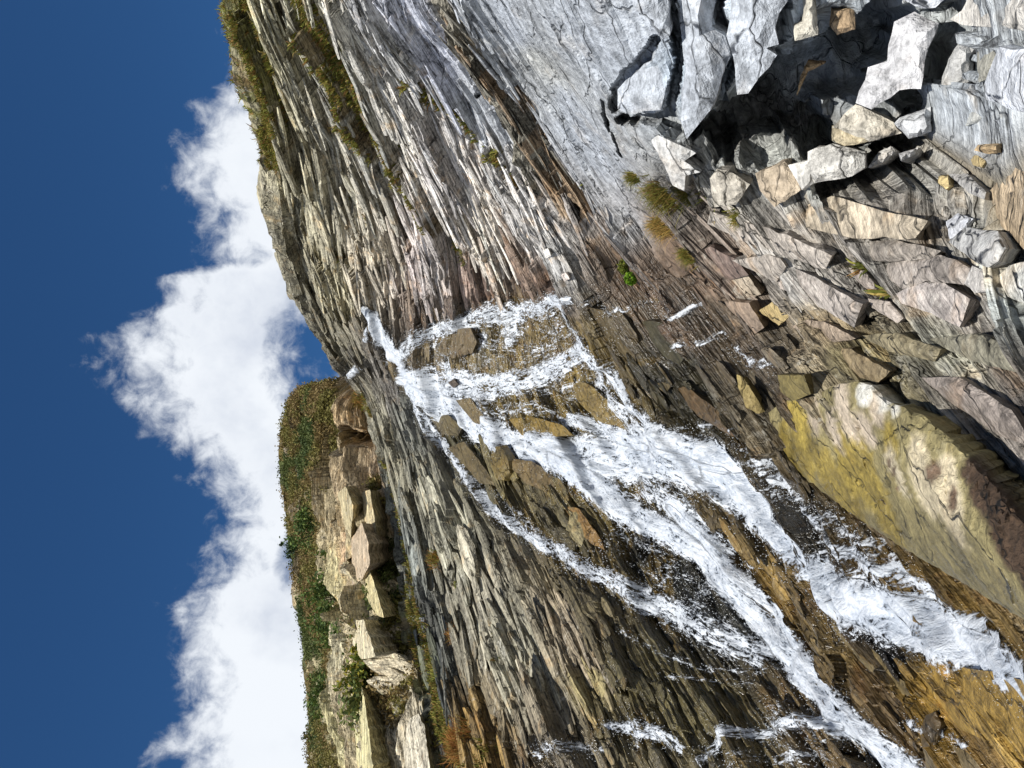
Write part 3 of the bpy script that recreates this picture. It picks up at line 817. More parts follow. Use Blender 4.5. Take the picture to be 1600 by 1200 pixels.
# ------------------------------------------------------------------ separate slabs of rock standing out of the beds
flatN = net.N.reshape(-1, 3)
flatPD = PD.reshape(-1, 3)
flatTb = net.Tb.reshape(-1, 3)
flatcol = col.reshape(-1, 3)


def slab_mesh(c, t, n, L, W, T, colr, sv0, seed):
    """an elongated broken slab: lens-like plan, uneven top, 7 sections along its length"""
    r = np.random.default_rng(seed)
    s = np.cross(n, t)
    secs = 6
    vs = []
    sk = r.uniform(-0.5, 0.5)
    for k in range(secs):
        u = k / (secs - 1)
        wv = W * min(1.0, 0.3 + 3.0 * u, 0.45 + 4.0 * (1 - u)) * r.uniform(0.85, 1.1)
        tv = T * r.uniform(0.75, 1.2) * (0.6 + 0.4 * math.sin(math.pi * (0.1 + 0.8 * u)))
        x = (u - 0.5) * L + r.uniform(-0.04, 0.04) * L
        for (a, h) in ((-0.55, -0.8), (-0.5, 0.72), (-0.1, 1.0), (0.45, 0.62), (0.55, -0.8)):
            vs.append(c + t * (x + sk * a * W * 0.9) + s * (a * wv + r.uniform(-0.06, 0.06) * W) + n * (h * tv + r.uniform(-0.08, 0.08) * T))
    fs = []
    for k in range(secs - 1):
        for q in range(4):
            i = k * 5 + q
            fs.append((i, i + 1, i + 6, i + 5))
    fs.append((4, 3, 2, 1, 0))
    e = (secs - 1) * 5
    fs.append((e, e + 1, e + 2, e + 3, e + 4))
    vs = np.array(vs)
    rel = vs - c
    at_ = {'Col': np.tile(colr, (len(vs), 1)), 'suv': sv0 + np.stack([rel @ t, rel @ s, rel @ n], 1), 'rough': np.full(len(vs), 0.9)}
    return vs, fs, at_


inview = (net.px > 330) & (net.px < 1640) & (net.py > -60) & (net.py < 1260) & (net.D > 2.5)
prob = inview * rough ** 4 * (1 - 0.9 * sstep(-wetd.reshape(dens2.shape), -0.5, -0.2)) * (1 - sstep(dens2, 0.15, 0.5)) * (1 - 0.97 * veg) * (1 - np.clip(recess * 2, 0, 1)) * (1 - 0.7 * near) * (1 - ((net.px > 980) & (net.py < 340))) * (1 - ((net.px > 1240) & (net.py < 640))) * (1 - blob(net, P0, [(1230, 670, 70, 1), (1320, 670, 95, 1), (1420, 740, 120, 1), (1520, 820, 130, 1), (1620, 900, 140, 1), (1400, 640, 60, 1)]))
area = np.linalg.norm(np.cross(du, dv), axis=-1) / np.maximum(net.D, 1) ** 1.6
prob[:28] = 0
prob = (prob * area).ravel()
prob /= prob.sum()
NS = 2500
picks = RNG.choice(len(prob), NS, p=prob, replace=False)
slabs = []
wetf = wet.ravel()
for n_, k in enumerate(picks):
    d = flatD[k]
    sc = np.clip(d / 16.0, 0.35, 1.35)
    L = sc * RNG.lognormal(0.55, 0.5)
    W = sc * RNG.lognormal(-2.1, 0.45)
    if d > 10 and net.py.ravel()[k] < 490:
        W *= 0.62
        L *= 1.15
    L = min(L, 2.3 * sc)
    if wetf[k] > 0.45:
        L = min(L * 0.55, 0.9 * sc)
    T = W * RNG.uniform(0.12, 0.38)
    W *= 1.3
    nn = flatN[k] + RNG.normal(0, 0.06, 3)
    tt = flatTb[k] + RNG.normal(0, 0.025, 3)
    tt -= nn * (tt @ nn) / (nn @ nn)
    tt /= np.linalg.norm(tt)
    nn /= np.linalg.norm(nn)
    cl = np.clip(flatcol[k] * RNG.uniform(0.78, 1.3), 0.01, 0.7)
    v, f, a_ = slab_mesh(flatPD[k], tt, nn, L, W, T, cl, suv.reshape(-1, 3)[k], n_)
    a_['wet'] = np.full(len(v), wetf[k])
    slabs.append((L * W / d / d, v, f, a_))
slabs.sort(key=lambda q: -q[0])
for _, v, f, a_ in slabs[:180]:
    mesh_obj('rock_slab', v, f, M_ROCK, parent=cliff, attrs=a_)
V, Fc, AT, off = [], [], {'Col': [], 'suv': [], 'rough': [], 'wet': []}, 0
for _, v, f, a_ in slabs[180:]:
    V.append(v)
    Fc += [tuple(i + off for i in q) for q in f]
    off += len(v)
    for kk in AT:
        AT[kk].append(a_[kk])
mesh_obj('rock_slabs', np.concatenate(V), Fc, M_ROCK, parent=cliff, kind='stuff', attrs={kk: np.concatenate(x) for kk, x in AT.items()})


# ------------------------------------------------------------------ blocks and boulders: outlines with their own distance, relief and depth
def inside(p, poly):
    x, y = p
    r = False
    n = len(poly)
    for i in range(n):
        x1, y1 = poly[i]
        x2, y2 = poly[(i + 1) % n]
        if (y1 > y) != (y2 > y) and x < (x2 - x1) * (y - y1) / (y2 - y1) + x1:
            r = not r
    return r


def edge_dist(p, poly):
    P = np.array(poly, float)
    Q = np.roll(P, -1, 0)
    ab = Q - P
    t = np.clip(np.sum((np.array(p) - P) * ab, 1) / (np.sum(ab * ab, 1) + 1e-9), 0, 1)
    return np.min(np.linalg.norm(P + t[:, None] * ab - np.array(p), axis=1))


def plane_of(net_, poly):
    """distance plane of the rock surface under an outline"""
    P = np.array(poly, float)
    c = P.mean(0)
    rows_, ds = [], []
    for p in list(P) + [c]:
        i, j = net_.find(*p)
        rows_.append((1, p[0] - c[0], p[1] - c[1]))
        ds.append(1.0 / net_.D[i, j])
    sol = np.linalg.lstsq(np.array(rows_), np.array(ds), rcond=None)[0]
    return c, sol


def traced(name, poly, out=0.15, thick=0.6, rgb=(170, 170, 170), lean=0.0, turn=0.0, bulge=0.06, step=None, net_=None, parent=None, label=None, cat=None, group=None, wet_=0.0, rough_=0.55, seed=0, jag=1.0, follow=0.0, colfn=None, slope=1.0, facet=True, relief=0.22):
    net_ = net_ or net
    r = np.random.default_rng(seed + int(poly[0][0] * 7 + poly[0][1]))
    P = np.array(poly, float)
    size = math.sqrt(abs(np.sum(P[:, 0] * np.roll(P[:, 1], -1) - np.roll(P[:, 0], -1) * P[:, 1])) / 2)
    step = step or max(5.0, size / 6.0)
    ring = []
    for k in range(len(P)):                                        # uneven edges
        a, b = P[k], P[(k + 1) % len(P)]
        L = np.linalg.norm(b - a)
        m = max(1, int(L / step))
        nrm = np.array([-(b - a)[1], (b - a)[0]]) / (L + 1e-6)
        for q in range(m):
            jit = 0 if q == 0 else r.normal(0, 0.09 * step) * jag
            ring.append(tuple(a + (b - a) * q / m + nrm * jit))
    x0, y0 = P.min(0)
    x1, y1 = P.max(0)
    inner = []
    y = y0
    while y < y1:
        x = x0
        while x < x1:
            p = (x + r.uniform(-0.3, 0.3) * step, y + r.uniform(-0.3, 0.3) * step)
            if inside(p, ring) and edge_dist(p, ring) > 0.42 * step:
                inner.append(p)
            x += step
        y += step
    n = len(ring)
    pts2 = [Vector(p) for p in ring + inner]
    res = delaunay_2d_cdt(pts2, [], [list(range(n))], 1, 1e-4)
    v2, _, f2, ov = res[0], res[1], res[2], res[3]
    c, sol = plane_of(net_, poly)
    dc = 1.0 / sol[0]
    k_lean = -math.tan(math.radians(lean)) / F_PX
    k_turn = -math.tan(math.radians(turn)) / F_PX
    dr = dc / F_PX * size
    ph = r.uniform(0, 50, 3)
    p2 = np.array([(v.x, v.y) for v in v2])
    dl = p2 - c
    d = 1.0 / np.maximum(sol[0] + (sol[1] * dl[:, 0] + sol[2] * dl[:, 1]) * slope, 1e-3)
    if follow:
        d = d * (1 - follow) + follow * np.array([net_.D[net_.find(*p)] for p in p2])
    d = d + dc * (k_lean * dl[:, 0] + k_turn * dl[:, 1])
    e = np.array([min(edge_dist(p, ring) / (0.5 * size), 1.0) for p in p2])
    hb = np.minimum(1.0, e * 4) if facet else np.sqrt(e)
    rays = FWD + np.outer((600 - p2[:, 1]) / F_PX, RGT) + np.outer((800 - p2[:, 0]) / F_PX, UPV)
    w3 = rays * d[:, None]
    g = fbm(w3 + ph, 1.6 / max(dr, 0.05), 3, 7)
    g2 = np.floor(fbm(w3 * np.array([1, 1, 2.0]) + ph, 0.8 / max(dr, 0.05), 2, 17) * 6) / 6
    d = d - out - bulge * hb - (g * relief + g2 * relief * 1.1) * dr * np.minimum(1, e * 3 + 0.15)
    verts = rays * d[:, None]
    faces = [tuple(f) for f in f2]
    # boundary loop to the back
    from collections import Counter
    ed = {}
    for f in faces:
        for q in range(len(f)):
            a, b = f[q], f[(q + 1) % len(f)]
            ed[(a, b)] = 1
    bnd = [(a, b) for (a, b) in ed if (b, a) not in ed]
    nv = len(verts)
    cen = verts.mean(0)
    dirb = cen / np.linalg.norm(cen)
    i, j = net_.find(*c)
    dirb = dirb * 0.95 - net_.N[i, j] * 0.35
    dirb /= np.linalg.norm(dirb)
    bm, bv = {}, []
    mid_m = {}
    for a, b in bnd:
        for q in (a, b):
            if q not in bm:
                vv = verts[q]
                mid_m[q] = nv + len(bv)
                bv.append(vv + dirb * thick * 0.4 + (cen - vv) / (np.linalg.norm(cen - vv) + 1e-6) * r.uniform(-0.05, 0.05) * min(dr, 0.6) + r.normal(0, 0.012 * min(dr, 0.6), 3))
                bm[q] = nv + len(bv)
                bv.append(vv + dirb * thick + (cen - vv) * 0.18)
    for a, b in bnd:
        faces.append((b, a, mid_m[a], mid_m[b]))
        faces.append((mid_m[b], mid_m[a], bm[a], bm[b]))
    verts = np.concatenate([verts, np.array(bv)])
    ctr = len(verts)
    verts = np.concatenate([verts, [cen + dirb * thick * 1.05]])
    for a, b in bnd:
        faces.append((bm[b], bm[a], ctr))
    base = np.tile(lin(rgb) * KC, (len(verts), 1))
    if colfn is not None:
        base = colfn(verts, base)
    i, j = net_.find(*c)
    rel = verts - cen
    tb, ta, nn = net_.Tb[i, j], net_.Ta[i, j], net_.N[i, j]
    sv_ = np.array([net_.B[i, j], net_.A[i, j], 0]) + np.stack([rel @ tb, rel @ ta, rel @ nn], 1)
    wetv = np.full(len(verts), wet_) if np.isscalar(wet_) else wet_(verts)
    return mesh_obj(name, verts, faces, M_ROCK, parent=parent, label=label, cat=cat, group=group, attrs={'Col': base, 'suv': sv_, 'wet': wetv, 'rough': np.full(len(verts), rough_)})


KDS = {}


def proud(net_, PDx, poly):
    """how far the broken rock stands out of the smooth bed under an outline"""
    if id(net_) not in KDS:
        Q = PDx[::2, ::2].reshape(-1, 3)
        d_ = Q @ FWD
        ok = d_ > 0.5
        Q, d_ = Q[ok], d_[ok]
        X, Y = 800 - (Q @ UPV) / d_ * F_PX, 600 - (Q @ RGT) / d_ * F_PX
        ok = (X > 300) & (X < 1750) & (Y > -150) & (Y < 1350)
        t_ = kdtree.KDTree(int(ok.sum()))
        for n, (x, y) in enumerate(zip(X[ok], Y[ok])):
            t_.insert((x, y, 0), n)
        t_.balance()
        KDS[id(net_)] = (t_, d_[ok])
    t_, d_ = KDS[id(net_)]
    c = np.mean(np.array(poly, float), 0)
    v = []
    for p in list(poly) + [c]:
        q = 0.6 * np.array(p, float) + 0.4 * c
        near_ = [d_[n] for _, n, _ in t_.find_range((q[0], q[1], 0), 7.0)]
        i, j = net_.find(*q)
        if near_:
            v.append(net_.D[i, j] - min(near_))
    return float(np.mean(v)) if v else 0.0


BL = (170, 176, 184)
GR = (176, 176, 174)
TN = (186, 172, 146)
BLOCKS = [  # outline, proud of the surface, depth, colour, lean (top away), turn
    ([(985, -40), (1040, -40), (1047, 55), (1036, 62), (990, 12)], 0.05, 0.5, BL, 8, 0),
    ([(965, 140), (978, 125), (1018, 95), (1022, 72), (1050, 82), (1052, 95), (1032, 172), (982, 178), (965, 170)], 0.0, 0.6, BL, 20, 0),
    ([(1051, -40), (1116, -40), (1112, 43), (1133, 56), (1142, 86), (1131, 112), (1120, 150), (1110, 172), (1073, 217), (1064, 191), (1064, 146), (1071, 112), (1067, 82)], 0.10, 0.8, BL, 18, 0),
    ([(1142, 6), (1150, -40), (1240, -40), (1232, 0), (1217, 21), (1217, 69), (1197, 75), (1214, 86), (1187, 120), (1169, 146), (1152, 148), (1146, 90), (1135, 56), (1141, 28)], 0.18, 0.9, BL, 22, 0),
    ([(1258, -30), (1272, -30), (1278, 54), (1242, 64), (1240, 40), (1253, 34)], 0.0, 0.8, (186, 182, 170), 25, 0),
    ([(1397, 34), (1429, 18), (1467, 36), (1444, 97), (1439, 139), (1405, 141), (1375, 161), (1362, 171), (1337, 161), (1356, 105), (1386, 96), (1388, 71)], 0.12, 0.9, (182, 182, 184), 30, 10),
    ([(1497, 69), (1523, 75), (1514, 90), (1514, 127), (1502, 139), (1469, 142), (1472, 120), (1482, 92)], 0.02, 0.7, GR, 30, 0),
    ([(1525, 79), (1551, 71), (1561, 81), (1544, 122), (1529, 129)], 0.4, 0.7, (168, 166, 154), 25, 0),
    ([(1562, 73), (1640, 80), (1680, 200), (1540, 156), (1538, 131)], 0.16, 0.9, (196, 200, 206), 30, 0),
    ([(1412, -30), (1480, -30), (1475, 0), (1462, 12), (1439, 13), (1412, 0)], 0.12, 0.7, (190, 194, 200), 25, 0),
    ([(1484, 30), (1530, -20), (1680, -40), (1680, 55), (1600, 48), (1525, 41)], 0.16, 0.8, (196, 192, 184), 30, 0),
    ([(1298, 12), (1335, 14), (1336, 46), (1308, 55), (1296, 40)], -0.15, 0.8, (168, 146, 118), 30, 0),
    ([(1405, 184), (1454, 167), (1454, 206), (1420, 217), (1397, 193)], 0.02, 0.7, (186, 188, 190), 30, 0),
    ([(1319, 178), (1337, 163), (1396, 191), (1409, 208), (1358, 221), (1300, 199)], 0.08, 0.7, (196, 190, 176), 34, 0),
    ([(1508, 197), (1517, 172), (1546, 169), (1540, 188)], 0.35, 0.6, (182, 184, 180), 30, 0),
    ([(1017, 219), (1028, 211), (1088, 239), (1069, 252), (1094, 269), (1071, 275), (1069, 298), (1051, 290), (1037, 256)], 0.05, 0.7, (186, 186, 184), 24, 0),
    ([(1109, 279), (1120, 264), (1139, 266), (1172, 288), (1165, 297), (1150, 320), (1116, 324)], 0.02, 0.7, (178, 172, 160), 30, -10),
    ([(1180, 271), (1216, 256), (1227, 252), (1251, 297), (1210, 324), (1187, 297)], 0.0, 0.7, (172, 158, 138), 34, 0),
    ([(1231, 258), (1262, 251), (1262, 237), (1300, 224), (1352, 237), (1351, 262), (1332, 275), (1304, 281), (1272, 286), (1253, 297)], 0.05, 0.8, (194, 192, 186), 34, 0),
    ([(1300, 196), (1360, 200), (1364, 221), (1320, 228), (1300, 220)], -0.02, 0.7, (196, 184, 156), 34, 0),
    ([(1290, 98), (1262, 112), (1245, 150), (1250, 120), (1262, 95)], -0.35, 0.5, (165, 142, 110), 20, 0),
    ([(1372, 238), (1392, 228), (1402, 236), (1380, 254), (1356, 262)], -0.2, 0.5, (190, 188, 184), 30, 0),
    ([(1404, 240), (1435, 230), (1430, 240), (1408, 252)], -0.25, 0.5, (190, 190, 190), 30, 0),
    # ribs and blocks of the brown-grey apron below
    ([(1215, 437), (1237, 417), (1262, 428), (1301, 449), (1348, 475), (1335, 512), (1290, 484), (1219, 451)], 0.22, 0.8, (168, 160, 152), 26, 0),
    ([(1144, 407), (1200, 398), (1219, 404), (1228, 417), (1213, 441), (1172, 421)], 0.20, 0.7, (168, 160, 150), 24, 0),
    ([(1234, 511), (1262, 499), (1294, 505), (1337, 529), (1303, 535), (1266, 522)], 0.16, 0.6, (160, 144, 126), 26, 0),
    ([(1388, 411), (1469, 398), (1516, 419), (1506, 445), (1446, 439), (1409, 452), (1384, 434)], 0.12, 0.7, (158, 150, 142), 30, 0),
    ([(1390, 460), (1435, 443), (1471, 439), (1516, 467), (1499, 511), (1456, 490), (1405, 473)], 0.20, 0.7, (182, 174, 168), 26, 0),
    ([(1553, 437), (1577, 415), (1650, 400), (1660, 500), (1572, 462)], 0.18, 0.7, (200, 200, 194), 26, 0),
    ([(1110, 330), (1180, 352), (1240, 372), (1300, 400), (1290, 420), (1220, 398), (1150, 372), (1105, 350)], 0.12, 0.6, (176, 168, 158), 26, 0),
    ([(1230, 330), (1300, 306), (1380, 330), (1450, 345), (1430, 372), (1330, 372), (1250, 352)], 0.12, 0.7, (184, 172, 152), 30, 0),
    ([(1320, 380), (1400, 375), (1470, 392), (1455, 405), (1380, 408), (1325, 400)], 0.10, 0.6, (158, 150, 140), 28, 0),
    ([(1545, 300), (1580, 262), (1680, 240), (1700, 380), (1600, 390), (1560, 350)], 0.14, 0.8, (176, 158, 132), 34, 0),
    ([(1080, 400), (1110, 385), (1150, 405), (1170, 430), (1130, 440), (1100, 425)], 0.1, 0.5, (140, 122, 112), 24, 0),
    ([(1275, 540), (1330, 545), (1390, 580), (1370, 600), (1310, 575)], 0.10, 0.5, (150, 134, 104), 26, 0),
    ([(1345, 524), (1400, 520), (1470, 545), (1460, 565), (1390, 550)], 0.10, 0.5, (150, 140, 112), 26, 0),
    ([(1450, 530), (1530, 520), (1620, 560), (1620, 590), (1520, 565)], 0.08, 0.5, (150, 146, 128), 26, 0),
    ([(1440, 590), (1500, 590), (1580, 640), (1620, 700), (1560, 680), (1480, 625)], 0.1, 0.5, (160, 150, 142), 24, 0),
    # ribs beside the falls
    ([(895, 600), (915, 598), (950, 625), (985, 665), (980, 672), (940, 660), (915, 640), (900, 622)], 0.3, 0.7, (140, 120, 66), 20, 0),
    ([(712, 625), (735, 622), (760, 655), (765, 668), (740, 660)], 0.3, 0.8, (130, 114, 76), 18, 0),
    ([(705, 515), (735, 512), (745, 535), (738, 552), (705, 560), (680, 548)], 0.4, 0.9, (120, 104, 72), 18, 0),
    ([(672, 652), (700, 648), (722, 668), (715, 682), (690, 678)], 0.35, 0.8, (112, 100, 64), 18, 0),
    ([(795, 655), (830, 650), (880, 665), (895, 680), (850, 685), (815, 680)], 0.25, 0.7, (150, 126, 60), 18, 0),
    ([(700, 700), (725, 690), (760, 735), (775, 760), (750, 755)], 0.35, 0.8, (118, 104, 68), 18, 0),
    ([(785, 715), (830, 720), (880, 755), (870, 775), (820, 755)], 0.3, 0.8, (128, 110, 72), 18, 0),
    ([(920, 480), (960, 490), (1010, 545), (1050, 600), (1040, 615), (990, 575), (945, 525)], 0.22, 0.8, (104, 90, 56), 20, 0),
    ([(990, 500), (1040, 505), (1075, 545), (1062, 570), (1020, 545)], 0.2, 0.7, (84, 80, 58), 20, 0),
    ([(1045, 600), (1075, 605), (1120, 640), (1165, 690), (1140, 680), (1090, 650)], 0.2, 0.7, (110, 90, 60), 20, 0),
    ([(880, 790), (905, 795), (940, 845), (945, 860), (915, 845)], 0.25, 0.7, (150, 118, 66), 18, 0),
    ([(1290, 940), (1320, 965), (1380, 1035), (1440, 1090), (1410, 1085), (1350, 1040), (1300, 980)], 0.1, 0.5, (136, 120, 82), 20, 0),
    ([(1410, 1045), (1480, 1035), (1560, 1050), (1680, 1090), (1700, 1180), (1600, 1190), (1500, 1140), (1430, 1090)], 0.12, 0.6, (178, 146, 72), 24, 0),
    ([(1440, 1165), (1480, 1160), (1530, 1180), (1560, 1240), (1460, 1240)], 0.1, 0.5, (140, 124, 90), 24, 0),
]
for k, (poly, out, th, rgb, lean, turn) in enumerate(BLOCKS):
    wv = 0.75 if k >= 38 else (0.35 if 33 <= k < 38 else 0.0)
    traced('rock_block', poly, out * (1 if k < 23 else 0.5) + (0 if k < 23 else 0.5 * proud(net, PD, poly)) + ((0.32 if poly[0][0] > 1380 else 0.12) if k < 23 else 0.0), th, rgb, lean * (0.6 if k < 23 else 1), turn, parent=cliff, seed=k, wet_=wv, rough_=0.35 if k < 23 else 0.6, slope=0.4 if k < 23 else 0.85)

# loose stones, each one a thing
STONES = [
    ('rock', [(1136, 436), (1166, 426), (1189, 460), (1168, 466)], 0.3, 0.35, (176, 164, 146), 20, 'rough grey-brown stone wedged in the rock ribs right of the rivulet', 0.0),
    ('rock', [(1132, 471), (1170, 473), (1194, 512), (1179, 522), (1136, 479)], 0.28, 0.35, (158, 140, 122), 18, 'pinkish brown stone with a dark wet lower side beside the rivulet', 0.3),
    ('rock', [(1185, 486), (1211, 469), (1234, 494), (1217, 509)], 0.25, 0.3, (178, 158, 112), 18, 'small yellowish stone jammed under the long grey block', 0.0),
    ('rock', [(1215, 586), (1256, 586), (1267, 616), (1239, 626), (1220, 612)], 0.35, 0.3, (126, 114, 70), 16, 'squarish olive-green stone above the big yellow boulder', 0.4),
    ('rock', [(1151, 585), (1162, 590), (1184, 625), (1198, 648), (1186, 657), (1165, 636), (1153, 605)], 0.45, 0.2, (146, 130, 84), 14, 'yellowish leaning stone slab with a dark gap behind it', 0.2),
    ('rock', [(1467, 275), (1482, 273), (1487, 290), (1478, 296), (1466, 286)], 0.22, 0.2, (196, 176, 128), 30, 'small tan stone at the mouth of the dark hollow', 0.0),
    ('rock', [(1482, 272), (1512, 272), (1541, 300), (1538, 312), (1512, 300)], 0.22, 0.25, (168, 166, 162), 30, 'flat grey slab lying beside the small tan stone', 0.0),
    ('rock', [(1522, 235), (1528, 226), (1562, 224), (1558, 238), (1540, 240)], 0.2, 0.2, (186, 162, 126), 30, 'orange-tan stone fragment on the lower edge of the shadowed hollow', 0.0),
    ('rock', [(1515, 242), (1528, 238), (1540, 252), (1534, 262), (1520, 258)], 0.2, 0.2, (190, 170, 124), 30, 'blocky tan stone just below the orange-tan fragment', 0.0),
    ('rock', [(1356, 466), (1390, 471), (1412, 497), (1403, 505), (1362, 481)], 0.24, 0.3, (170, 160, 150), 22, 'narrow grey-brown stone beside a black gap in the apron', 0.0),
    ('rock', [(1326, 419), (1351, 421), (1371, 451), (1364, 458), (1340, 440)], 0.2, 0.3, (164, 154, 146), 22, 'narrow grey stone bordered by moss on the apron', 0.0),
    ('boulder', [(1482, 378), (1506, 356), (1559, 361), (1572, 387), (1560, 408), (1544, 418), (1525, 410)], 0.28, 0.45, (172, 172, 170), 24, 'whitish angular boulder on the brown-grey apron', 0.0),
    ('boulder', [(1478, 346), (1497, 333), (1521, 342), (1506, 359), (1484, 374)], 0.24, 0.35, (190, 192, 196), 24, 'pale grey rounded boulder touching the whitish angular one', 0.0),
    ('rock', [(1506, 443), (1519, 415), (1542, 424), (1540, 456), (1524, 458)], 0.24, 0.35, (194, 190, 184), 24, 'pale upright stone between two grey blocks of the apron', 0.0),
    ('rock', [(848, 391), (856, 388), (861, 400), (853, 404)], 0.15, 0.15, (214, 212, 206), 18, 'small white stone on the pale rock above the rivulet head', 0.0),
    ('rock', [(876, 430), (884, 426), (890, 436), (882, 440)], 0.2, 0.2, (210, 200, 192), 18, 'tiny pinkish white stone at the edge of the falling water', 0.0),
    ('rock', [(700, 598), (709, 592), (716, 600), (708, 606)], 0.35, 0.25, (84, 70, 54), 10, 'small dark stone in the middle of the white fall', 0.7),
    ('rock', [(1446, 1118), (1462, 1112), (1470, 1128), (1462, 1165), (1440, 1168), (1438, 1140)], 0.15, 0.25, (96, 80, 52), 14, 'dark wet stone at the foot of the narrow chute', 0.8),
]
for k, (nm, poly, out, th, rgb, lean, lab, wt) in enumerate(STONES):
    traced(nm, poly, out * 0.6 + (max(0.0, proud(net, PD, poly)) + 0.42 if k in (4, 7) else proud(net, PD, poly)), th + 0.1, rgb, lean, 0, bulge=0.05, label=lab, cat='boulder' if nm == 'boulder' else 'rock', wet_=wt, seed=100 + k, rough_=0.2, facet=True, slope=0.1 if k in (4, 7) else 0.7)


# the big boulder beside the stream: pale crown, yellow algae towards the water, peaty brown foot
def near_px(verts, specs):
    d = verts @ FWD
    x = 800 - (verts @ UPV) / d * F_PX
    y = 600 - (verts @ RGT) / d * F_PX
    return x, y


def boulder_colour(verts, base):
    P = verts[None]
    out = np.tile(lin((138, 128, 90)) * KC, (len(verts), 1))
    nz = fbm(verts, 2.6, 5, 301, 0.6) * 0.7

    def patch(px, py, r, rgb, s=1.0, ex=1.0):
        c = anchor(px, py)
        rad = r * np.linalg.norm(c) / F_PX
        dd = np.linalg.norm(verts - c, axis=1) / rad + nz
        m = (s * sstep(-dd, -1.12, -0.72))[:, None]
        out[:] = out * (1 - m) + lin(rgb) * KC * m
    vx, vy = near_px(verts, None)

    def anchor(px, py):
        k = np.argmin((vx - px) ** 2 + (vy - py) ** 2)
        return verts[k]
    for q in [(1210, 690, 45), (1250, 690, 50), (1290, 710, 50), (1330, 740, 50), (1360, 760, 45), (1300, 750, 45), (1350, 700, 30), (1390, 700, 26), (1240, 725, 45), (1330, 790, 40), (1390, 815, 36), (1270, 670, 30)]:
        patch(q[0], q[1], q[2] * 1.35, (152, 134, 66))
    for q in [(1270, 640, 40), (1320, 640, 46), (1350, 670, 36), (1300, 665, 36), (1370, 640, 30)]:
        patch(q[0], q[1], q[2], (186, 172, 152))
    for q in [(1350, 612, 26), (1380, 625, 20), (1405, 640, 18)]:
        patch(q[0], q[1], q[2], (216, 214, 204))
    for q in [(1400, 740, 40), (1440, 760, 48), (1480, 740, 40), (1480, 800, 50), (1440, 720, 36)]:
        patch(q[0], q[1], q[2], (190, 178, 150))
    for q in [(1455, 735, 16), (1390, 725, 14), (1490, 775, 18), (1400, 765, 12)]:
        patch(q[0], q[1], q[2], (92, 70, 56), 0.9)
    for q in [(1540, 760, 45), (1560, 810, 50), (1590, 850, 55), (1620, 900, 60), (1530, 730, 35), (1640, 860, 80)]:
        patch(q[0], q[1], q[2], (70, 55, 42))
    return out


BOULD = [(1180, 676), (1195, 648), (1215, 634), (1240, 622), (1268, 625), (1300, 603), (1335, 596), (1362, 602), (1385, 625), (1420, 640), (1445, 650), (1480, 680), (1520, 715), (1560, 760), (1620, 830), (1720, 950), (1740, 1040), (1680, 1020), (1600, 968), (1500, 908), (1420, 862), (1330, 802), (1260, 748), (1215, 716), (1187, 690)]


def boulder_wet(verts):
    x, y = near_px(verts, None)
    c = (x - 1180) * 0.62 - (y - 640)
    return sstep(-(c + fbm(verts, 3.0, 3, 311) * 120), -40, 60) * 0.8


traced('boulder', BOULD, 0.55, 1.2, (186, 160, 80), 8, 0, bulge=0.5, step=6.0, label='huge boulder beside the stream with yellow algae and pale crown', cat='boulder', wet_=boulder_wet, rough_=0.22, colfn=boulder_colour, follow=0.75, facet=False, seed=5, jag=1.6, relief=0.24)

# blocks of the far hill
HB = [
    ([(543, 972), (568, 968), (587, 1025), (565, 1030), (550, 1005)], 0.8, 2.5, (200, 190, 160), 12, 6),
    ([(548, 1035), (560, 1040), (572, 1110), (585, 1220), (560, 1220), (552, 1120)], 0.9, 2.5, (198, 190, 146), 30, 0),
    ([(627, 1138), (637, 1123), (654, 1115), (664, 1138), (674, 1220), (633, 1220)], 0.6, 2.0, (196, 188, 168), 16, 0),
    ([(662, 1068), (676, 1080), (690, 1140), (700, 1180), (690, 1182), (672, 1120)], 0.6, 1.5, (196, 186, 166), 16, 0),
    ([(548, 845), (565, 817), (574, 844), (578, 881), (566, 905), (550, 915), (546, 870)], 0.8, 2.5, (188, 170, 144), 12, 0),
    ([(560, 905), (578, 890), (590, 930), (600, 965), (588, 960), (570, 930)], 0.7, 2.0, (198, 186, 142), 14, 0),
    ([(528, 770), (540, 760), (552, 790), (548, 840), (530, 800)], 0.6, 2.0, (176, 164, 130), 14, 0),
    ([(566, 770), (578, 765), (588, 830), (590, 880), (580, 870), (570, 820)], 0.7, 2.0, (190, 176, 140), 14, 0),
    ([(560, 980), (570, 985), (590, 1012), (582, 1022)], 0.5, 1.5, (190, 180, 150), 14, 0),
]
for k, (poly, out, th, rgb, lean, turn) in enumerate(HB):
    traced('rock_block', poly, out * 0.6 + proud(hnet, HD, poly), th + 1.0, rgb, lean, turn, net_=hnet, parent=hill, bulge=0.2, seed=200 + k, rough_=0.9, step=6)


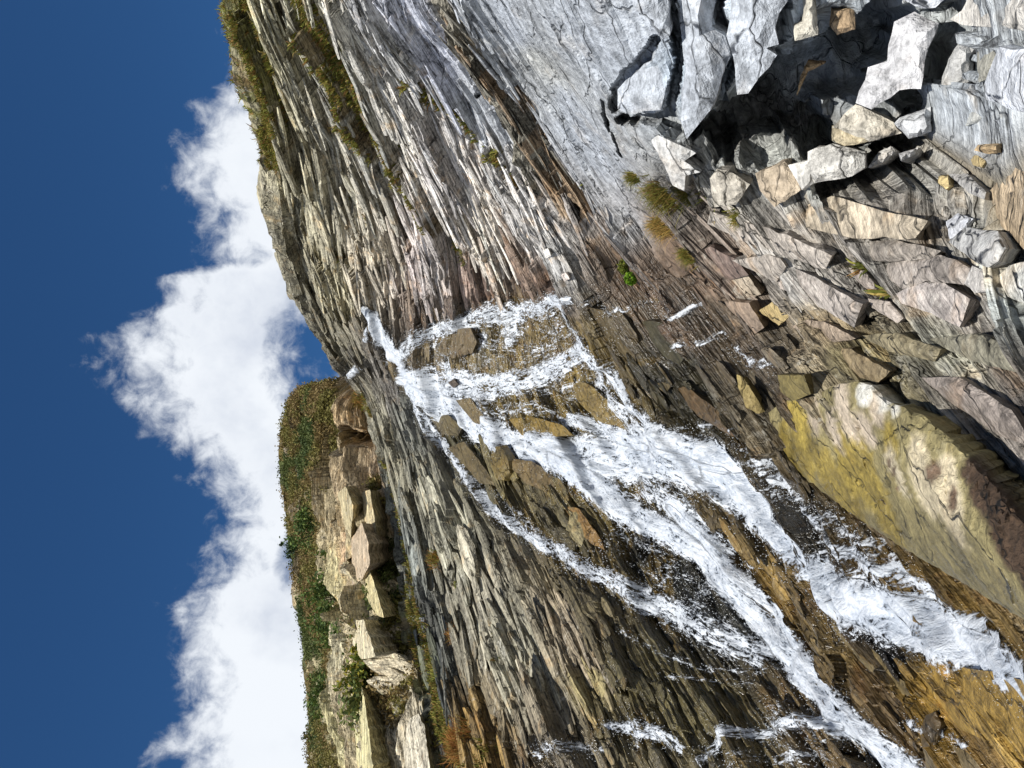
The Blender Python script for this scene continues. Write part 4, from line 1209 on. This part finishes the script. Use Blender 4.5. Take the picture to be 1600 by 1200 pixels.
# ------------------------------------------------------------------ plants
def blades(P, N, count, hmin, hmax, width, cols, lean=0.5, seed=0, droop=0.35):
    """curved grass blades rooted at rows of P (already chosen)"""
    r = np.random.default_rng(seed)
    k = r.integers(0, len(P), count)
    base, nrm = P[k], N[k]
    up = np.array([0, 0, 1.0]) * 0.75 + nrm * 0.45 + r.normal(0, lean * 0.5, (count, 3))
    up /= np.linalg.norm(up, axis=1, keepdims=True)
    h = r.uniform(hmin, hmax, count)[:, None]
    side = np.cross(up, r.normal(0, 1, (count, 3)))
    side /= np.linalg.norm(side, axis=1, keepdims=True) + 1e-9
    out = np.cross(side, up)
    wv = side * (width * r.uniform(0.6, 1.3, count)[:, None])
    v0, v1 = base - wv, base + wv
    mid = base + up * h * 0.6 + out * h * 0.12
    v2, v3 = mid + wv * 0.7, mid - wv * 0.7
    v4 = base + up * h * 0.92 + out * h * r.uniform(0.2, 0.2 + droop, count)[:, None] - np.array([0, 0, 1]) * h * 0.1
    V = np.stack([v0, v1, v2, v3, v4], 1).reshape(-1, 3)
    o = np.arange(count)[:, None] * 5
    F = np.concatenate([o + np.array([[0, 1, 2]]), o + np.array([[0, 2, 3]]), o + np.array([[3, 2, 4]])])
    cidx = r.integers(0, len(cols), count)
    cc = np.array([lin(c) for c in cols])[cidx] * r.uniform(0.6, 1.15, count)[:, None]
    return V, F, np.repeat(cc, 5, 0)


def leaves(P, N, count, size, cols, spread=0.1, seed=0, colour_of=None):
    r = np.random.default_rng(seed)
    k = r.integers(0, len(P), count)
    base = P[k] + N[k] * np.abs(r.normal(0, spread, (count, 1))) + r.normal(0, spread * 0.6, (count, 3)) + np.array([0, 0, 1]) * np.abs(r.normal(0, spread, (count, 1)))
    a = r.normal(0, 1, (count, 3))
    a /= np.linalg.norm(a, axis=1, keepdims=True)
    b = np.cross(a, r.normal(0, 1, (count, 3)))
    b /= np.linalg.norm(b, axis=1, keepdims=True) + 1e-9
    s = size * r.uniform(0.5, 1.3, (count, 1))
    V = np.stack([base - a * s, base + b * s * 0.5, base + a * s, base - b * s * 0.5], 1).reshape(-1, 3)
    F = np.arange(count * 4).reshape(-1, 4)
    if colour_of is not None:
        cc = colour_of[k] * r.uniform(0.55, 1.3, (count, 1))
    else:
        cc = np.array([lin(c) for c in cols])[r.integers(0, len(cols), count)] * r.uniform(0.6, 1.2, (count, 1))
    return V, F, np.repeat(cc, 4, 0)


# heath over the hill
hp, hn = HD.reshape(-1, 3), hnet.N.reshape(-1, 3)
wsel = hveg.ravel() * (hnet.px.ravel() > -5000)
kk = RNG.choice(len(wsel), 60000, p=wsel / wsel.sum())
n1 = fbm(hp[kk], 0.35, 3, 188)
n2 = fbm(hp[kk], 0.8, 3, 189)
g1, g2, g3, g4 = lin((92, 102, 54)), lin((126, 120, 66)), lin((134, 116, 74)), lin((76, 92, 50))
hc = np.where((n1 > 0.03)[:, None], np.where((n2 > 0.05)[:, None], g4, g1), np.where((n2 > 0)[:, None], g2, g3)) * 0.85
V, Fq, cc = leaves(hp[kk], hn[kk], 130000, 0.075, None, 0.11, 3, hc)
mesh_obj('heath', V, Fq, M_LEAF, kind='stuff', attrs={'Col': cc}, label='low green and brown heath covering the hill top', cat='heath')

# grass in the seams of the cliff and along the ledge
vsel = (veg * (net.px > 300) * (net.D > 3)).ravel() * np.clip(flatD / 15, 0.3, 2) ** 1.0
vsel = np.where(vsel > 0.15, vsel, 0)
kk = RNG.choice(len(vsel), 20000, p=vsel / vsel.sum())
V, Fq, cc = blades(flatPD[kk], flatN[kk], 90000, 0.06, 0.24, 0.014, [(122, 124, 54), (140, 136, 62), (98, 104, 46), (150, 132, 72), (140, 106, 60), (110, 116, 50)], 0.6, 5)
mesh_obj('grass', V, Fq, M_LEAF, kind='stuff', attrs={'Col': cc}, label='short olive grass growing in seams of the cliff and along the ledge', cat='grass')


def tuft(px, py, spread_px, count, hgt, cols, label, net_=net, PP=None, lean=0.7, name='grass_tuft', lift=0.05, wdt=0.006):
    i, j = net_.find(px, py)
    d = net_.D[i, j]
    rad = spread_px * d / F_PX
    src = (PD if net_ is net else HD)
    c = src[i, j] + net_.N[i, j] * lift
    n = 140
    base = c + (net_.Tb[i, j] * RNG.normal(0, rad * 0.5, (n, 1)) + net_.Ta[i, j] * RNG.normal(0, rad * 0.5, (n, 1)))
    V, Fq, cc = blades(base, np.tile(net_.N[i, j], (n, 1)), int(count * 2.2), hgt * 0.3, hgt, wdt * 0.55, cols, lean, int(px * 3 + py), 0.6)
    return mesh_obj(name, V, Fq, M_LEAF, attrs={'Col': cc}, label=label, cat='grass tuft')


STRAW = [(176, 142, 78), (150, 120, 62), (190, 160, 96), (112, 108, 48)]
GREEN = [(96, 104, 40), (120, 120, 50), (136, 128, 60), (150, 128, 66)]
RUST = [(170, 116, 60), (150, 104, 58), (140, 120, 60)]
tuft(1042, 305, 26, 420, 0.42, GREEN + [(112, 84, 44)], 'large dark olive grass tuft hanging below the smooth grey slab', lift=0.35)
tuft(1045, 345, 20, 320, 0.36, STRAW, 'straw-coloured grass tuft drooping over the wet slab', lift=0.25)
tuft(1075, 320, 22, 300, 0.36, GREEN, 'dark green grass tuft in the shaded corner under the blocks', lift=0.2)
tuft(1016, 252, 10, 160, 0.22, GREEN, 'small bright green grass tuft on the edge of the grey blocks', lift=0.35)
tuft(1090, 385, 14, 160, 0.25, GREEN, 'thin green grass tuft on brown rock below the straw tuft', lift=0.1)
tuft(1150, 348, 14, 140, 0.2, GREEN, 'low grass tuft in the crack above the brown apron', lift=0.15)
tuft(808, 278, 8, 90, 0.28, STRAW, 'small straw tuft at the lower tip of the pale slab', lift=0.1, wdt=0.009)
tuft(742, 1160, 26, 420, 0.7, RUST, 'rusty brown grass clump on the lower left ledge', lift=0.1, wdt=0.014)
tuft(715, 990, 12, 150, 0.5, RUST, 'rusty grass clump among dark ribs of the left slope', lift=0.1, wdt=0.014)
tuft(700, 870, 12, 150, 0.5, RUST + GREEN, 'olive and rust grass clump on the grey left slope', lift=0.1, wdt=0.014)
tuft(570, 628, 14, 260, 0.7, RUST + GREEN, 'rusty green grass clump on the rock between hill and fall', lift=0.2, wdt=0.016)


def cushion(px, py, r_px, cols, label, count=500):
    i, j = net.find(px, py)
    d = net.D[i, j]
    rad = r_px * d / F_PX
    c = PD[i, j] + net.N[i, j] * 0.06
    r = np.random.default_rng(int(px))
    dirs = r.normal(0, 1, (count, 3))
    dirs /= np.linalg.norm(dirs, axis=1, keepdims=True)
    lump = 1 + 0.5 * fbm(dirs, 2.0, 2, int(py))
    base = c + dirs * (rad * lump)[:, None] * np.array([1, 1, 0.7])
    V, Fq, cc = leaves(base, dirs, count * 2, rad * 0.22, cols, rad * 0.08, int(py))
    mesh_obj('moss_cushion', V, Fq, M_LEAF, attrs={'Col': cc}, label=label, cat='moss')


cushion(988, 430, 10, [(96, 142, 28), (120, 150, 40), (84, 116, 30)], 'bright green moss cushion under the rock ledge by the falls')
cushion(975, 418, 9, [(84, 104, 34), (110, 112, 44)], 'dark green moss cushion above the bright one')
cushion(857, 949, 5, [(120, 150, 30), (140, 160, 50)], 'tiny lime green moss spot on the left slope', 200)
cushion(718, 910, 6, [(100, 112, 40), (130, 130, 50)], 'small olive moss cushion on the grey left slope', 200)


def shrub(px, py, hgt, wid, cols, label, cat='shrub', name='shrub', net_=hnet, count=900, leaf=0.11):
    i, j = net_.find(px, py)
    src = HD if net_ is hnet else PD
    c = src[i, j]
    root = bpy.data.objects.new(name, None)
    C.objects.link(root)
    root.location = c
    tag(root, label, cat)
    r = np.random.default_rng(int(px + py))
    tips = []
    sv_, sf_ = [], []
    for q in range(7):
        a = r.uniform(0, 6.28)
        tip = np.array([math.cos(a) * wid * 0.4 * r.uniform(0.3, 1), math.sin(a) * wid * 0.4, hgt * r.uniform(0.45, 0.85)])
        tips.append(tip)
        o = len(sv_)
        for s, rd in ((0.0, 0.05), (0.5, 0.03), (1.0, 0.012)):
            cpt = tip * s + np.array([0, 0, -0.15 * (s == 0)])
            for w3 in range(4):
                an = w3 * math.pi / 2
                sv_.append(cpt + np.array([math.cos(an), math.sin(an), 0]) * rd * hgt * 0.6)
        for ring in range(2):
            for w3 in range(4):
                x, y = o + ring * 4 + w3, o + ring * 4 + (w3 + 1) % 4
                sf_.append((x, y, y + 4, x + 4))
    mesh_obj('stem', np.array(sv_), sf_, M_BARK, parent=root)
    cl = []
    for tip in tips:
        for q in range(6):
            cl.append(tip * r.uniform(0.6, 1.15) + r.normal(0, 1, 3) * np.array([wid * 0.2, wid * 0.2, hgt * 0.16]))
    cl = np.array(cl)
    cl[:, 2] = np.clip(cl[:, 2], 0.05, hgt * 1.1)
    V, Fq, cc = leaves(cl, np.zeros_like(cl), count, leaf, cols, wid * 0.09, int(px))
    mesh_obj('foliage', V, Fq, M_LEAF, parent=root, attrs={'Col': cc})


DARKG = [(52, 74, 40), (66, 88, 44), (40, 60, 34)]
MIDG = [(82, 104, 50), (100, 116, 56), (66, 88, 44)]
shrub(462, 852, 1.0, 1.4, DARKG, 'round dark green bush alone on the hill skyline')
shrub(492, 1152, 0.55, 0.5, DARKG, 'tiny sparse bush on the skyline at far left', count=160, leaf=0.06)
shrub(510, 825, 1.1, 2.6, MIDG, 'broad green bush on the hill above the pale rock ledge', count=1500)
shrub(548, 925, 1.2, 2.4, MIDG, 'green bush spilling over the pale rocks of the hill', count=1500)
shrub(524, 975, 1.3, 2.6, MIDG, 'larger green bush behind the one spilling over the rocks', count=1500)
shrub(620, 1040, 0.9, 1.6, [(110, 120, 52), (150, 140, 50), (90, 108, 48)], 'yellow-green bush on the grassy ledge', count=1000)
shrub(625, 1085, 0.9, 1.5, [(84, 100, 56), (100, 112, 60), (120, 120, 60)], 'grey-green bush beside the yellow-green bush on the ledge', count=900)
shrub(515, 1075, 0.8, 2.0, MIDG, 'low green bush above the square pale block', count=1000)
print('done')
